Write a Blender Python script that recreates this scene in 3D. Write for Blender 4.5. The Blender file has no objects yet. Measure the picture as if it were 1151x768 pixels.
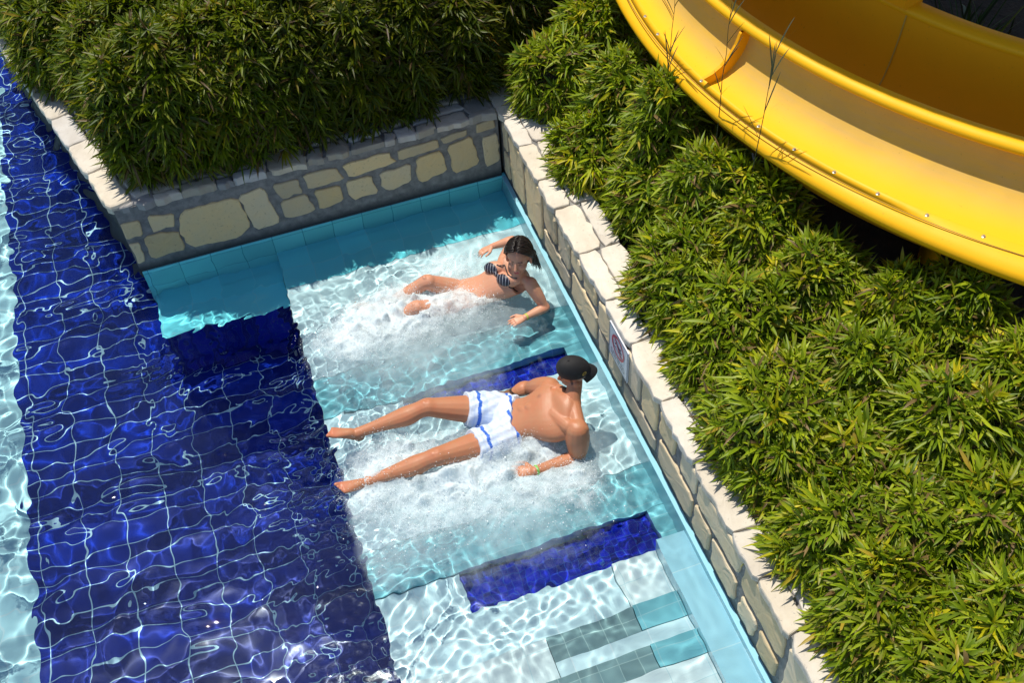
import bpy, math, random
import numpy as np
from mathutils import Vector, Matrix
RS = np.random.RandomState
PI = math.pi
scn = bpy.context.scene
col = scn.collection

# ------------------------------------------------------------------ helpers
def link(o, parent=None):
    col.objects.link(o)
    if parent is not None: o.parent = parent
    return o
def mesh_obj(name, v, f, mat=None, parent=None, smooth=False, cols=None, mats=None, fm=None):
    me = bpy.data.meshes.new(name)
    v = np.asarray(v, dtype=np.float64)
    if isinstance(f, np.ndarray) and f.ndim == 2:
        n, k = f.shape
        me.vertices.add(len(v)); me.vertices.foreach_set('co', v.astype(np.float32).ravel())
        me.loops.add(n*k); me.loops.foreach_set('vertex_index', f.astype(np.int32).ravel())
        me.polygons.add(n); me.polygons.foreach_set('loop_start', np.arange(0, n*k, k, dtype=np.int32))
        me.polygons.foreach_set('loop_total', np.full(n, k, dtype=np.int32))
        me.update(calc_edges=True)
    else:
        me.from_pydata([tuple(p) for p in v], [], [tuple(int(i) for i in q) for q in f]); me.update()
    if cols is not None:
        a = me.color_attributes.new('Col', 'FLOAT_COLOR', 'POINT')
        c = np.ones((len(v), 4), dtype=np.float32); c[:, :cols.shape[1]] = cols
        a.data.foreach_set('color', c.ravel())
    if mats:
        for m in mats: me.materials.append(m)
        if fm is not None: me.polygons.foreach_set('material_index', np.asarray(fm, dtype=np.int32))
    elif mat: me.materials.append(mat)
    if smooth: me.polygons.foreach_set('use_smooth', np.ones(len(me.polygons), dtype=bool))
    me.validate()
    return link(bpy.data.objects.new(name, me), parent)
def thing(name, label, cat, loc=(0,0,0), group=None):
    o = bpy.data.objects.new(name, None); col.objects.link(o)
    o.location = loc; o.empty_display_size = .1
    o['label'] = label; o['category'] = cat
    if group: o['group'] = group
    return o
def tag(o, label=None, cat=None, group=None, kind=None):
    if label: o['label'] = label
    if cat: o['category'] = cat
    if group: o['group'] = group
    if kind: o['kind'] = kind
    return o
def keep(o, root):   # parent without moving (root has only a location)
    o.parent = root; o.matrix_parent_inverse = Matrix.Translation(root.location).inverted(); return o

# node helper
class NT:
    def __init__(s, name):
        s.m = bpy.data.materials.new(name); s.m.use_nodes = True
        s.t = s.m.node_tree; s.t.nodes.clear()
        s.out = s.t.nodes.new('ShaderNodeOutputMaterial')
    def n(s, typ, ins=None, **kw):
        nd = s.t.nodes.new('ShaderNode'+typ)
        for k, v in kw.items(): setattr(nd, k, v)
        for k, v in (ins or {}).items():
            sk = nd.inputs[k]
            if isinstance(v, bpy.types.NodeSocket): s.t.links.new(v, sk)
            elif isinstance(v, bpy.types.Node): s.t.links.new(v.outputs[0], sk)
            else:
                if hasattr(sk.default_value, '__len__') and not isinstance(v, str) and hasattr(v, '__len__') and len(v) == 3 and len(sk.default_value) == 4: v = (*v, 1)
                sk.default_value = v
        return nd
    def math(s, op, a, b=0.0, c=None, clamp=False):
        ins = {0: a, 1: b}
        if c is not None: ins[2] = c
        return s.n('Math', ins, operation=op, use_clamp=clamp).outputs[0]
    def ramp(s, fac, stops, interp='LINEAR'):
        nd = s.n('ValToRGB', {0: fac}); r = nd.color_ramp; r.interpolation = interp
        while len(r.elements) < len(stops): r.elements.new(.5)
        for e, (p, c) in zip(r.elements, stops):
            e.position = p; e.color = (*c, 1) if len(c) == 3 else c
        return nd.outputs[0]
    def mix(s, fac, a, b, blend='MIX'):
        nd = s.n('Mix', data_type='RGBA', blend_type=blend)
        for i, v in ((0, fac), (6, a), (7, b)):
            sk = nd.inputs[i]
            if isinstance(v, bpy.types.NodeSocket): s.t.links.new(v, sk)
            elif i == 0: sk.default_value = v
            else: sk.default_value = (*v, 1) if len(v) == 3 else v
        return nd.outputs[2]
    def noise(s, vec, scale, detail=4, rough=.55, dist=0.0):
        return s.n('TexNoise', {'Vector': vec, 'Scale': scale, 'Detail': detail, 'Roughness': rough, 'Distortion': dist}).outputs[0]
    def co(s): return s.n('TexCoord').outputs['Object']
    def geo(s): return s.n('NewGeometry').outputs['Position']
    def bump(s, h, strength=.5, dist=.01):
        return s.n('Bump', {'Height': h, 'Strength': strength, 'Distance': dist}).outputs[0]
    def done(s, sh):
        s.t.links.new(sh.outputs[0] if isinstance(sh, bpy.types.Node) else sh, s.out.inputs[0]); return s.m
    def pbsdf(s, **kw):
        ins = {k.replace('_', ' '): v for k, v in kw.items()}
        return s.n('BsdfPrincipled', ins)

# ------------------------------------------------------------------ camera
Xr = (0.94366947, -0.32703977, -0.05032812); Yr = (-0.28113486, -0.71223138, -0.6431871); Zr = (0.17450249, 0.62110502, -0.76405329)
CAM = Vector((-1.91719777, -6.62706681, 6.0))
M = Matrix(((Xr[0], -Yr[0], -Zr[0], CAM.x), (Xr[1], -Yr[1], -Zr[1], CAM.y), (Xr[2], -Yr[2], -Zr[2], CAM.z), (0, 0, 0, 1)))
cd = bpy.data.cameras.new('camera'); cd.sensor_width = 36; cd.lens = 1206.924/1151*36; cd.clip_end = 500
cam = link(bpy.data.objects.new('camera', cd)); cam.matrix_world = M; scn.camera = cam
def W(px, py, z):
    c = (px-575.5, py-384., 1206.924)
    r = Vector((Xr[0]*c[0]+Yr[0]*c[1]+Zr[0]*c[2], Xr[1]*c[0]+Yr[1]*c[1]+Zr[1]*c[2], Xr[2]*c[0]+Yr[2]*c[1]+Zr[2]*c[2]))
    return CAM + r*((z-CAM.z)/r.z)

# ------------------------------------------------------------------ light
SUN_EL = math.radians(72); TRAV = Vector((.34, -.98, 0)).normalized()
sd = (-TRAV*math.cos(SUN_EL)); sd.z = math.sin(SUN_EL)      # towards the sun
sl = bpy.data.lights.new('sun', 'SUN'); sl.energy = 4.9; sl.angle = math.radians(.53); sl.color = (1, .93, .80)
so = link(bpy.data.objects.new('sun', sl)); so.rotation_euler = sd.to_track_quat('Z', 'Y').to_euler(); so.location = (0, 6, 12)
w = bpy.data.worlds.new('World'); scn.world = w; w.use_nodes = True
nt = w.node_tree; bg = nt.nodes['Background']; sk = nt.nodes.new('ShaderNodeTexSky'); sk.sky_type = 'NISHITA'; sk.sun_disc = False
sk.sun_elevation = SUN_EL; sk.sun_rotation = math.atan2(sd.x, sd.y); sk.air_density = 1.0; sk.dust_density = .6
nt.links.new(sk.outputs[0], bg.inputs[0]); bg.inputs[1].default_value = .12
scn.view_settings.view_transform = 'Standard'; scn.view_settings.look = 'None'; scn.view_settings.exposure = 0
cy = scn.cycles
cy.use_denoising = True; cy.caustics_refractive = True; cy.caustics_reflective = False
cy.max_bounces = 10; cy.transmission_bounces = 8; cy.diffuse_bounces = 3; cy.glossy_bounces = 3; cy.transparent_max_bounces = 12
cy.sample_clamp_indirect = 3.0
sl.cycles.is_caustics_light = True

# ------------------------------------------------------------------ pool materials
def tile_mat(name, tile, grout, sx, sy, gw, var=.25, rough=.12, axes='xy', off=(0, 0), cloud=.0, cloudcol=(1, 1, 1)):
    t = NT(name); p = t.geo(); sp = t.n('SeparateXYZ', {0: p}); idx = {'x': 0, 'y': 1, 'z': 2}
    a = t.math('DIVIDE', t.math('ADD', sp.outputs[idx[axes[0]]], off[0]), sx); b = t.math('DIVIDE', t.math('ADD', sp.outputs[idx[axes[1]]], off[1]), sy)
    fa = t.math('ABSOLUTE', t.math('SUBTRACT', t.math('FRACT', a), .5)); fb = t.math('ABSOLUTE', t.math('SUBTRACT', t.math('FRACT', b), .5))
    ga = t.math('GREATER_THAN', fa, .5-gw/2/sx); gb = t.math('GREATER_THAN', fb, .5-gw/2/sy); g = t.math('MAXIMUM', ga, gb)
    cid = t.n('CombineXYZ', {0: t.math('FLOOR', a), 1: t.math('FLOOR', b)})
    wn = t.n('TexWhiteNoise', {'Vector': cid}, noise_dimensions='3D').outputs[0]
    v = t.math('MULTIPLY_ADD', wn, 2*var, 1-var)
    tc = t.mix(1.0, tile, t.n('CombineXYZ', {0: v, 1: v, 2: v}).outputs[0], 'MULTIPLY')
    if cloud: tc = t.mix(t.math('MULTIPLY', t.noise(p, 2.5, 5), cloud), tc, cloudcol)
    c = t.mix(g, tc, grout)
    return t.done(t.pbsdf(Base_Color=c, Roughness=rough))
m_navy = tile_mat('navy_tile', (.0008, .015, .25), (.46, .68, .82), .30, .147, .0075, .38)
m_cyan = tile_mat('cyan_tile', (.50, .80, .86), (.62, .84, .88), .30, .183, .012, .10)
m_bed = tile_mat('pale_tile', (.70, .90, .96), (.80, .93, .97), .25, .25, .008, .08)
m_teal = tile_mat('teal_tile', (.20, .52, .60), (.32, .60, .66), .25, .125, .006, .12)
m_navym = tile_mat('navy_mosaic', (.004, .012, .34), (.02, .08, .4), .05, .05, .003, .5)
m_turq = tile_mat('turquoise_tile', (.24, .90, .98), (.08, .5, .62), .25, .25, .006, .08, axes='xz', off=(0, .02))
m_turqf = tile_mat('turquoise_floor_and_shade_tile', (.20, .84, .96), (.30, .85, .95), .25, .25, .006, .08)
m_sky = tile_mat('ledge_tile', (.42, .74, .88), (.60, .84, .92), .55, .55, .006, .05)
m_greyt = tile_mat('grey_tile', (.20, .32, .34), (.35, .5, .5), .125, .125, .006, .12)
m_white = tile_mat('white_tile', (.78, .88, .90), (.6, .78, .82), .25, .25, .005, .06)

def box(x0, x1, y0, y1, z0, z1):
    v = [(x0,y0,z0),(x1,y0,z0),(x1,y1,z0),(x0,y1,z0),(x0,y0,z1),(x1,y0,z1),(x1,y1,z1),(x0,y1,z1)]
    f = [(0,3,2,1),(4,5,6,7),(0,1,5,4),(1,2,6,5),(2,3,7,6),(3,0,4,7)]
    return v, f
def boxes(name, lst, mats, parent=None, kind=None):   # lst of (box dims, top mat index, side mat index)
    V, F, MI = [], [], []
    for b, mt, ms in lst:
        v, f = box(*b); o = len(V); V += v; F += [tuple(i+o for i in q) for q in f]; MI += [ms, mt, ms, ms, ms, ms]
    o = mesh_obj(name, V, F, parent=parent, mats=mats, fm=MI)
    if kind: o['kind'] = kind
    return o

# pool floor: one sheet, navy band with pale tiles beyond x=-4.27
def quad(name, x0, x1, y0, y1, z, mat, kind='structure'):
    o = mesh_obj(name, [(x0,y0,z),(x1,y0,z),(x1,y1,z),(x0,y1,z)], [(0,1,2,3)], mat)
    if kind: o['kind'] = kind
    return o
FZ = -1.1
quad('pool_floor', -4.27, -1.9, -9, 12, FZ, m_navy)
quad('pool_floor_pale', -14, -4.27, -9, 12, FZ, m_cyan)
# the spa seats: raised blocks at the right, built as one stepped floor
BZ = -.26
P, T, N, WH, G, S, TF = range(7)
seat = [
 ((-2.0, 0, -1.43, -.45, FZ-.1, BZ), P, P),
 ((-2.0, 0, -.447, -.0, FZ-.1, BZ+.002), TF, TF),              # bed of the woman, back strip in turquoise to stand for shade
 ((-2.0, 0, -1.80, -1.433, FZ-.1, BZ-.004), T, T),
 ((-2.0, -1.42, -2.02, -1.803, FZ-.1, BZ-.03), P, P),
 ((-.17, 0, -2.02, -1.803, FZ-.1, BZ-.004), T, T),
 ((-1.417, -.173, -2.02, -1.803, FZ-.1, BZ-.11), N, N),
 ((-2.0, 0, -2.96, -2.023, FZ-.1, BZ), P, P),           # bed of the man
 ((-2.0, 0, -3.30, -2.963, FZ-.1, BZ-.004), T, T),
 ((-2.0, -1.455, -3.60, -3.303, FZ-.1, BZ-.03), P, P),
 ((-.15, 0, -3.57, -3.303, FZ-.1, BZ-.004), T, T),
 ((-1.452, -.153, -3.60, -3.303, FZ-.1, BZ-.09), N, N),
 ((-2.0, -.53, -3.93, -3.603, FZ-.1, BZ+.0), P, P),
 ((-.527, -.23, -3.93, -3.603, FZ-.1, BZ+.03), WH, WH),
 ((-2.0, -1.10, -4.2, -3.933, FZ-.1, BZ+.05), WH, WH),
 ((-1.097, -.53, -4.10, -3.933, FZ-.1, BZ+.06), G, G),
 ((-.527, -.23, -4.10, -3.933, FZ-.1, BZ+.08), T, T),
 ((-1.097, -.23, -4.20, -4.103, FZ-.1, BZ+.07), P, P),
 ((-1.20, -.53, -4.36, -4.203, FZ-.1, BZ+.09), G, G),
 ((-.527, -.23, -4.36, -4.203, FZ-.1, BZ+.11), T, T),
 ((-2.0, -1.203, -6, -4.203, FZ-.1, BZ+.10), WH, WH),
 ((-1.20, -.23, -6, -4.363, FZ-.1, BZ+.10), WH, WH),
 ((-.227, 0, -6, -3.603, FZ-.1, -.06), S, S),           # smooth ledge along the wall
]
boxes('spa_floor', seat, [m_bed, m_teal, m_navym, m_white, m_greyt, m_sky, m_turqf], kind='structure')
boxes('spa_floor_back', [((-3.02, -2.003, -.52, 0, FZ-.1, -.40), 0, 1)], [m_turqf, m_navym], kind='structure')
# submerged face of the back wall
boxes('pool_wall', [((-3.04, 0, -.012, .03, FZ, .012), 0, 0)], [m_turq], kind='structure')
# thin pale rim where the right wall meets the water
m_rim = NT('pool_rim'); m_rim = m_rim.done(m_rim.pbsdf(Base_Color=(.30, .62, .75), Roughness=.2))
boxes('pool_edge', [((-.035, .0, -6, -.013, FZ, .012), 0, 0)], [m_rim], kind='structure')

# ------------------------------------------------------------------ water
def spectrum(rs, n, l0, l1, slope, X, Y, aniso=None):
    H = np.zeros_like(X)
    lam = np.exp(rs.uniform(math.log(l0), math.log(l1), n)); th = rs.uniform(0, 2*PI, n) if aniso is None else rs.normal(aniso[0], aniso[1], n)
    for l, t in zip(lam, th):
        k = 2*PI/l; a = slope/k*math.sqrt(2.0/n)
        ph = rs.uniform(0, 2*PI)
        arg = k*(math.cos(t)*X+math.sin(t)*Y)+ph
        H += a*np.sin(arg)
    return H
def gauss(X, Y, cx, cy, sx, sy, p=2): return np.exp(-(np.abs((X-cx)/sx)**p+np.abs((Y-cy)/sy)**p))
xs = np.concatenate([np.linspace(-14, -4.9, 40), np.arange(-4.88, -.03, .0125), [-.033]])
ys = np.concatenate([np.linspace(-9, -5.1, 30), np.arange(-5.08, 0.0, .0125), np.arange(.0, 5.0, .025), np.linspace(5.03, 12, 40)])
X, Y = np.meshgrid(xs, ys)
rs = RS(11)
# domain warp gives crests that are not straight
wx = spectrum(RS(1), 8, .5, 1.5, .25, X, Y); wy = spectrum(RS(2), 8, .5, 1.5, .25, X, Y)
Xw, Yw = X+wx, Y+wy
H = spectrum(rs, 26, .14, .50, .075, Xw, Yw, (PI/2, .7)) + spectrum(rs, 14, .5, 1.6, .022, Xw, Yw) + spectrum(rs, 20, .07, .16, .035, Xw, Yw)
turb = np.clip(.85*gauss(X, Y, -1.9, -1.9, .75, 1.9)+1.0*gauss(X, Y, -1.1, -2.5, 1.0, .9)+1.0*gauss(X, Y, -1.1, -1.1, .9, .55)+.5*gauss(X, Y, -2.5, -.8, .6, .7)+.35*gauss(X, Y, -.8, -3.5, .9, .4)+.25*gauss(X, Y, -1.9, -4.0, .8, .8), 0, 1.1)
HT = spectrum(RS(5), 40, .05, .16, .26, Xw, Yw) + spectrum(RS(6), 16, .15, .4, .10, Xw, Yw)
patch = .6+.5*np.sin(2.1*X+1.7*Y+3*wx)*np.sin(1.3*X-2.9*Y)
H = H*(1-.25*turb) + HT*turb*np.clip(patch, .25, 1.1)
H *= np.clip((0.02-X)/.15, .25, 1)
nx, ny = len(xs), len(ys)
I = np.arange(nx*ny).reshape(ny, nx)
F = np.stack([I[:-1, :-1], I[:-1, 1:], I[1:, 1:], I[1:, :-1]], -1).reshape(-1, 4)
# no water under the planters
cxm = X[:-1, :-1].ravel(); cym = Y[:-1, :-1].ravel()
F = F[~((cym > .02) & (cxm > -3.0-.28*cym))]
t = NT('water'); fr_ = t.n('Fresnel', {'IOR': 1.11})
g = t.n('MixShader', {0: fr_.outputs[0], 1: t.n('BsdfRefraction', {'Color': (.90, .98, 1.0), 'Roughness': 0.0, 'IOR': 1.333}), 2: t.n('BsdfAnisotropic', {'Color': (1, 1, 1), 'Roughness': 0.005})})
m_water = t.done(g)
water = mesh_obj('water', np.stack([X.ravel(), Y.ravel(), H.ravel()], -1), F, m_water, smooth=True)
water['kind'] = 'structure'
water.cycles.is_caustics_caster = True

RECV = {"body", "shorts", "swimsuit", "foam"}

# ------------------------------------------------------------------ stone walls
def stone_mat(name, base, alt, dark, sc=6, bs=.5):
    t = NT(name); p = t.geo(); n1 = t.noise(p, sc, 6, .6); n2 = t.noise(p, sc*7, 5, .7); n3 = t.noise(p, 2.3, 2)
    c = t.mix(t.ramp(n1, [(.35, (0, 0, 0)), (.68, (1, 1, 1))]), base, alt)
    at = t.n('VertexColor', layer_name='Col').outputs[0]
    c = t.mix(1.0, c, at, 'MULTIPLY')
    c = t.mix(t.ramp(n2, [(.27, (.8, .8, .8)), (.40, (0, 0, 0))]), c, dark)
    h = t.math('ADD', t.math('MULTIPLY', n1, .8), t.math('MULTIPLY', n2, .35))
    return t.done(t.pbsdf(Base_Color=c, Roughness=.85, Normal=t.bump(h, bs*.6, .012)))
m_facing = stone_mat('facing_stone', (.62, .52, .36), (.68, .54, .33), (.30, .24, .16))
m_cap = stone_mat('cap_stone', (.56, .50, .42), (.68, .63, .55), (.28, .25, .22), 5, .6)
t = NT('mortar'); p = t.geo(); n1 = t.noise(p, 14, 6, .65); zz = t.n('SeparateXYZ', {0: p}).outputs[2]
c = t.ramp(n1, [(.3, (.12, .12, .12)), (.7, (.30, .29, .28))])
wet = t.n('MapRange', {0: zz, 1: .03, 2: .11, 3: 1.0, 4: 0.0}).outputs[0]
c = t.mix(wet, c, (.03, .035, .04)); m_mortar = t.done(t.pbsdf(Base_Color=c, Roughness=.8, Normal=t.bump(n1, .6, .02)))

def smooth_poly(P, k=2, cut=.22):
    for _ in range(k):
        Q = []
        for i in range(len(P)):
            a, b = P[i], P[(i+1) % len(P)]
            Q += [a*(1-cut)+b*cut, a*cut+b*(1-cut)]
        P = Q
    return P
def resample(P, step, rs, jit):
    Q = []
    for i in range(len(P)):
        a, b = P[i], P[(i+1) % len(P)]; L = np.linalg.norm(b-a); n = max(1, int(L/step))
        for j in range(n): Q.append(a+(b-a)*j/n)
    c = np.mean(Q, 0)
    return [q+(q-c)/max(np.linalg.norm(q-c), 1e-6)*rs.normal(0, jit) for q in Q]
def pillow(P2, origin, U, V, Nn, h, rs, V_, F_, C_, tint, edge=.012, base=-.02, rough=.004):
    """a stone: outline P2 (2-D) in the frame origin,U,V raised by h along Nn with a worn edge"""
    P = smooth_poly([np.array(p, float) for p in P2], 1, .11); P = resample(P, .045, rs, rough)
    n = len(P); c = np.mean(P, 0)
    def ring(s_in, hh, jit=0):
        out = []
        for q in P:
            d = c-q; L = np.linalg.norm(d); out.append((q+d/L*min(s_in, L*.8), hh+rs.normal(0, jit)))
        return out
    rings = [ring(0, base), ring(0, h*.45), ring(edge*.5, h*.85), ring(edge*1.5, h, .0015)]
    mids = [(q+(c-q)*.5, h+rs.normal(0, .0007)) for q in P]
    rings.append(mids)
    o = len(V_)
    for r_ in rings:
        for (q, hh) in r_:
            V_.append(origin+U*q[0]+V*q[1]+Nn*hh); C_.append(tint)
    V_.append(origin+U*c[0]+V*c[1]+Nn*(h+.001)); C_.append(tint)
    for k in range(len(rings)-1):
        for i in range(n):
            j = (i+1) % n
            F_.append((o+k*n+i, o+k*n+j, o+(k+1)*n+j, o+(k+1)*n+i))
    for i in range(n): F_.append((o+4*n+i, o+4*n+(i+1) % n, o+5*n))
def tint(rs, a=.72, b=1.15, warm=.12):
    k = rs.uniform(a, b); q = rs.uniform(-warm, warm); return (k*(1+q*.4), k, k*(1-q))
NPV = lambda *a: np.array(a, float)
WT = .66
def ccw(P):
    A = sum(P[i][0]*P[(i+1) % len(P)][1]-P[(i+1) % len(P)][0]*P[i][1] for i in range(len(P)))
    return P if A > 0 else P[::-1]

# back wall: face stones traced in the plane y=0
def FY(cx, cy_):   # crop pixel (540x300 crop shown at 2.1315x) -> x,z on the plane y=0
    px, py = 60+cx/2.1315, 100+cy_/2.1315
    c = (px-575.5, py-384., 1206.924)
    r = Vector((Xr[0]*c[0]+Yr[0]*c[1]+Zr[0]*c[2], Xr[1]*c[0]+Yr[1]*c[1]+Zr[1]*c[2], Xr[2]*c[0]+Yr[2]*c[1]+Zr[2]*c[2]))
    k = (0-CAM.y)/r.y; q = CAM+r*k; return (q.x, q.z)
BS = [[(160,324),(205,316),(213,348),(175,358)],[(228,306),(285,300),(290,324),(236,340)],[(168,376),(205,370),(218,408),(188,422)],
 [(222,356),(295,341),(312,378),(240,402)],[(310,298),(435,264),(465,325),(445,349),(330,374),(310,340)],[(446,259),(500,238),(542,312),(485,331)],
 [(527,231),(585,216),(595,244),(545,261)],[(547,271),(605,253),(625,289),(557,307)],[(603,206),(675,188),(690,214),(615,236)],
 [(627,246),(682,232),(695,264),(642,284)],[(697,181),(800,151),(815,174),(710,209)],[(702,223),(757,209),(775,244),(717,264)],
 [(782,201),(850,181),(857,219),(797,242)],[(828,146),(915,122),(920,139),(830,167)],[(869,166),(928,151),(940,194),(877,221)],
 [(930,116),(985,97),(988,108),(935,129)],[(946,141),(1000,113),(1018,174),(960,197)],[(1012,86),(1050,70),(1058,90),(1015,104)],[(1028,121),(1062,109),(1070,168),(1037,179)]]
wall_b = thing('stone_wall', 'shaded stone retaining wall with tan blocks at the back of the pool', 'wall', (-1.5, .15, 0))
v, f = box(-3.05, -.03, .0, .30, -.02, WT)
keep(mesh_obj('mortar_bed', v, f, m_mortar), wall_b)
V_, F_, C_ = [], [], []; rs = RS(3)
for P in BS:
    Q = np.array(ccw([FY(*p) for p in P])); Q = Q.mean(0)+(Q-Q.mean(0))*np.array([1.10, 1.13]); Q = [(min(max(x, -3.04), -.04), min(max(z, .1), WT-.02)) for x, z in Q]
    pillow(Q, NPV(0,0,0), NPV(1,0,0), NPV(0,0,1), NPV(0,-1,0), .016, rs, V_, F_, C_, tuple(np.array(tint(rs, .75, 1.15))*np.array([1.04, 1.0, .90])), edge=.008, rough=.006)
keep(mesh_obj('facing_stones', V_, F_, m_facing, smooth=False, cols=np.array(C_)), wall_b)
# rubble coping of the back wall, mostly under the hedge
V_, F_, C_ = [], [], []; rs = RS(8); x = -3.04
while x < -.1:
    w_ = rs.uniform(.09, .32); y0 = -.02
    while y0 < .30:
        d = rs.uniform(.07, .22)
        P = ccw([(x+.008, y0+.006), (min(x+w_-.004, -.04), y0+.004+rs.uniform(-.01, .01)), (min(x+w_-.01, -.04), min(y0+d-.008, .36)), (x+.01, min(y0+d-.012, .36))])
        pillow(P, NPV(0,0,WT), NPV(1,0,0), NPV(0,1,0), NPV(0,0,1), rs.uniform(.008, .034), rs, V_, F_, C_, tint(rs, .45, .95), edge=.02, base=-.04, rough=.010)
        y0 += d
    x += w_
keep(mesh_obj('coping_stones', V_, F_, m_cap, cols=np.array(C_)), wall_b)
# left end of the planter: pale slabs along its skewed edge
ed = NPV(-.28, 1.0)/np.linalg.norm([.28, 1.0])
wall_l = thing('stone_wall', 'sunlit pale stone edging at the left end of the planter above the navy band', 'wall', (-3.2, .7, 0))
Pp = [(-3.055, .302), (-4.25, 4.6), (-3.9, 4.6), (-2.75, .302)]
v = [(x, y, z) for z in (-1.2, WT) for x, y in Pp]
f = [(0,3,2,1),(4,5,6,7)]+[(i, (i+1) % 4, (i+1) % 4+4, i+4) for i in range(4)]
f = [q[::-1] for q in f]
o_ = keep(mesh_obj('mortar_bed', v, f, m_mortar), wall_l)
V_, F_, C_ = [], [], []; rs = RS(4); s_ = 0.0
while s_ < 4.4:
    L_ = rs.uniform(.28, .5)
    for (a, b) in ((-.02, .17), (.18, .34)):
        p0 = np.array([-3.06, .0])+ed*s_; p1 = np.array([-3.06, .0])+ed*(s_+L_-.012); nn = NPV(ed[1], -ed[0])
        b2 = b+rs.uniform(-.02, .02)
        pillow(ccw([tuple(p0+nn*a), tuple(p1+nn*a), tuple(p1+nn*b2), tuple(p0+nn*b2)]), NPV(0,0,WT), NPV(1,0,0), NPV(0,1,0), NPV(0,0,1), rs.uniform(.03, .045), rs, V_, F_, C_, tint(rs, .8, 1.0), edge=.015, base=-.03)
    s_ += L_
keep(mesh_obj('coping_stones', V_, F_, m_cap, cols=np.array(C_)), wall_l)

# right wall: two and three courses of long blocks, pale slabs on top
wall_r = thing('stone_wall', 'long sunlit stone wall with pale flat coping beside the blue ledge', 'wall', (.15, -2.8, 0))
v, f = box(.0, .28, -7.2, .30, -.02, WT)
keep(mesh_obj('mortar_bed', v, f, m_mortar), wall_r)
V_, F_, C_ = [], [], []; rs = RS(17)
y = -7.15
while y < -.05:
    L_ = rs.uniform(.34, .62); y1 = min(y+L_, -.03); r_ = rs.rand(); sp = rs.uniform(.26, .42); g = .024
    def blk(a, b, z0, z1):
        j = lambda: rs.uniform(-.018, .018)
        P = ccw([(-(a+g+j()), z0+g), (-(b-g+j()), z0+g+j()), (-(b-g+j()), z1-g+j()*.6), (-(a+g+j()), z1-g)])
        P = [(q0, q1) for q0, q1 in P]
        pillow(P, NPV(0,0,0), NPV(0,-1,0), NPV(0,0,1), NPV(-1,0,0), rs.uniform(.012, .022), rs, V_, F_, C_, tint(rs, .85, 1.2), edge=.014, rough=.005)
    if r_ < .3: blk(y, y1, .07, .64)
    elif r_ < .75:
        blk(y, y1, .07, sp); m_ = y+(y1-y)*rs.uniform(.4, .6)
        if y1-y > .45: blk(y, m_, sp, .64); blk(m_, y1, sp, .64)
        else: blk(y, y1, sp, .64)
    else:
        m_ = y+(y1-y)*rs.uniform(.35, .65); blk(y, m_, .07, sp); blk(m_, y1, .07, sp); blk(y, y1, sp, .64)
    y = y1
keep(mesh_obj('facing_stones', V_, F_, m_facing, cols=np.array(C_)), wall_r)
V_, F_, C_ = [], [], []; rs = RS(23); y = -7.15
while y < .32:
    L_ = rs.uniform(.30, .55); y1 = y+L_; sk1 = rs.uniform(-.04, .04)
    if rs.rand() < .6:
        pillow(ccw([(-.025+rs.uniform(-.015, .01), y+.003), (.30, y+.003), (.31, y1-.003+sk1), (-.02+rs.uniform(-.015, .01), y1-.006)]), NPV(0,0,WT), NPV(1,0,0), NPV(0,1,0), NPV(0,0,1), rs.uniform(.020, .027), rs, V_, F_, C_, tint(rs, .92, 1.08, .05), edge=.006, base=-.03, rough=.006)
    else:
        c_ = rs.uniform(.1, .18)
        for a, b in ((-.025, c_-.004), (c_+.004, .31)):
            pillow(ccw([(a+rs.uniform(-.01, .01)*(a < 0), y+.006), (b, y+.006), (b, y1-.006), (a, y1-.006)]), NPV(0,0,WT), NPV(1,0,0), NPV(0,1,0), NPV(0,0,1), rs.uniform(.020, .027), rs, V_, F_, C_, tint(rs, .92, 1.08, .05), edge=.006, base=-.03, rough=.006)
    y = y1
keep(mesh_obj('coping_stones', V_, F_, m_cap, cols=np.array(C_)), wall_r)

# ------------------------------------------------------------------ planter soil and lawn beyond
t = NT('soil'); n1 = t.noise(t.geo(), 9, 6, .7); m_soil = t.done(t.pbsdf(Base_Color=t.ramp(n1, [(.3, (.012, .009, .006)), (.7, (.05, .038, .025))]), Roughness=1.0, Normal=t.bump(n1, 1, .05)))
o = mesh_obj('planter_soil', [(-2.9,.28,.62),(.27,.28,.62),(.27,-7.2,.62),(14,-7.2,.62),(14,14,.62),(-6.8,14,.62)], [(0,1,4,5),(1,2,3,4)], m_soil); o['kind'] = 'structure'

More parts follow.
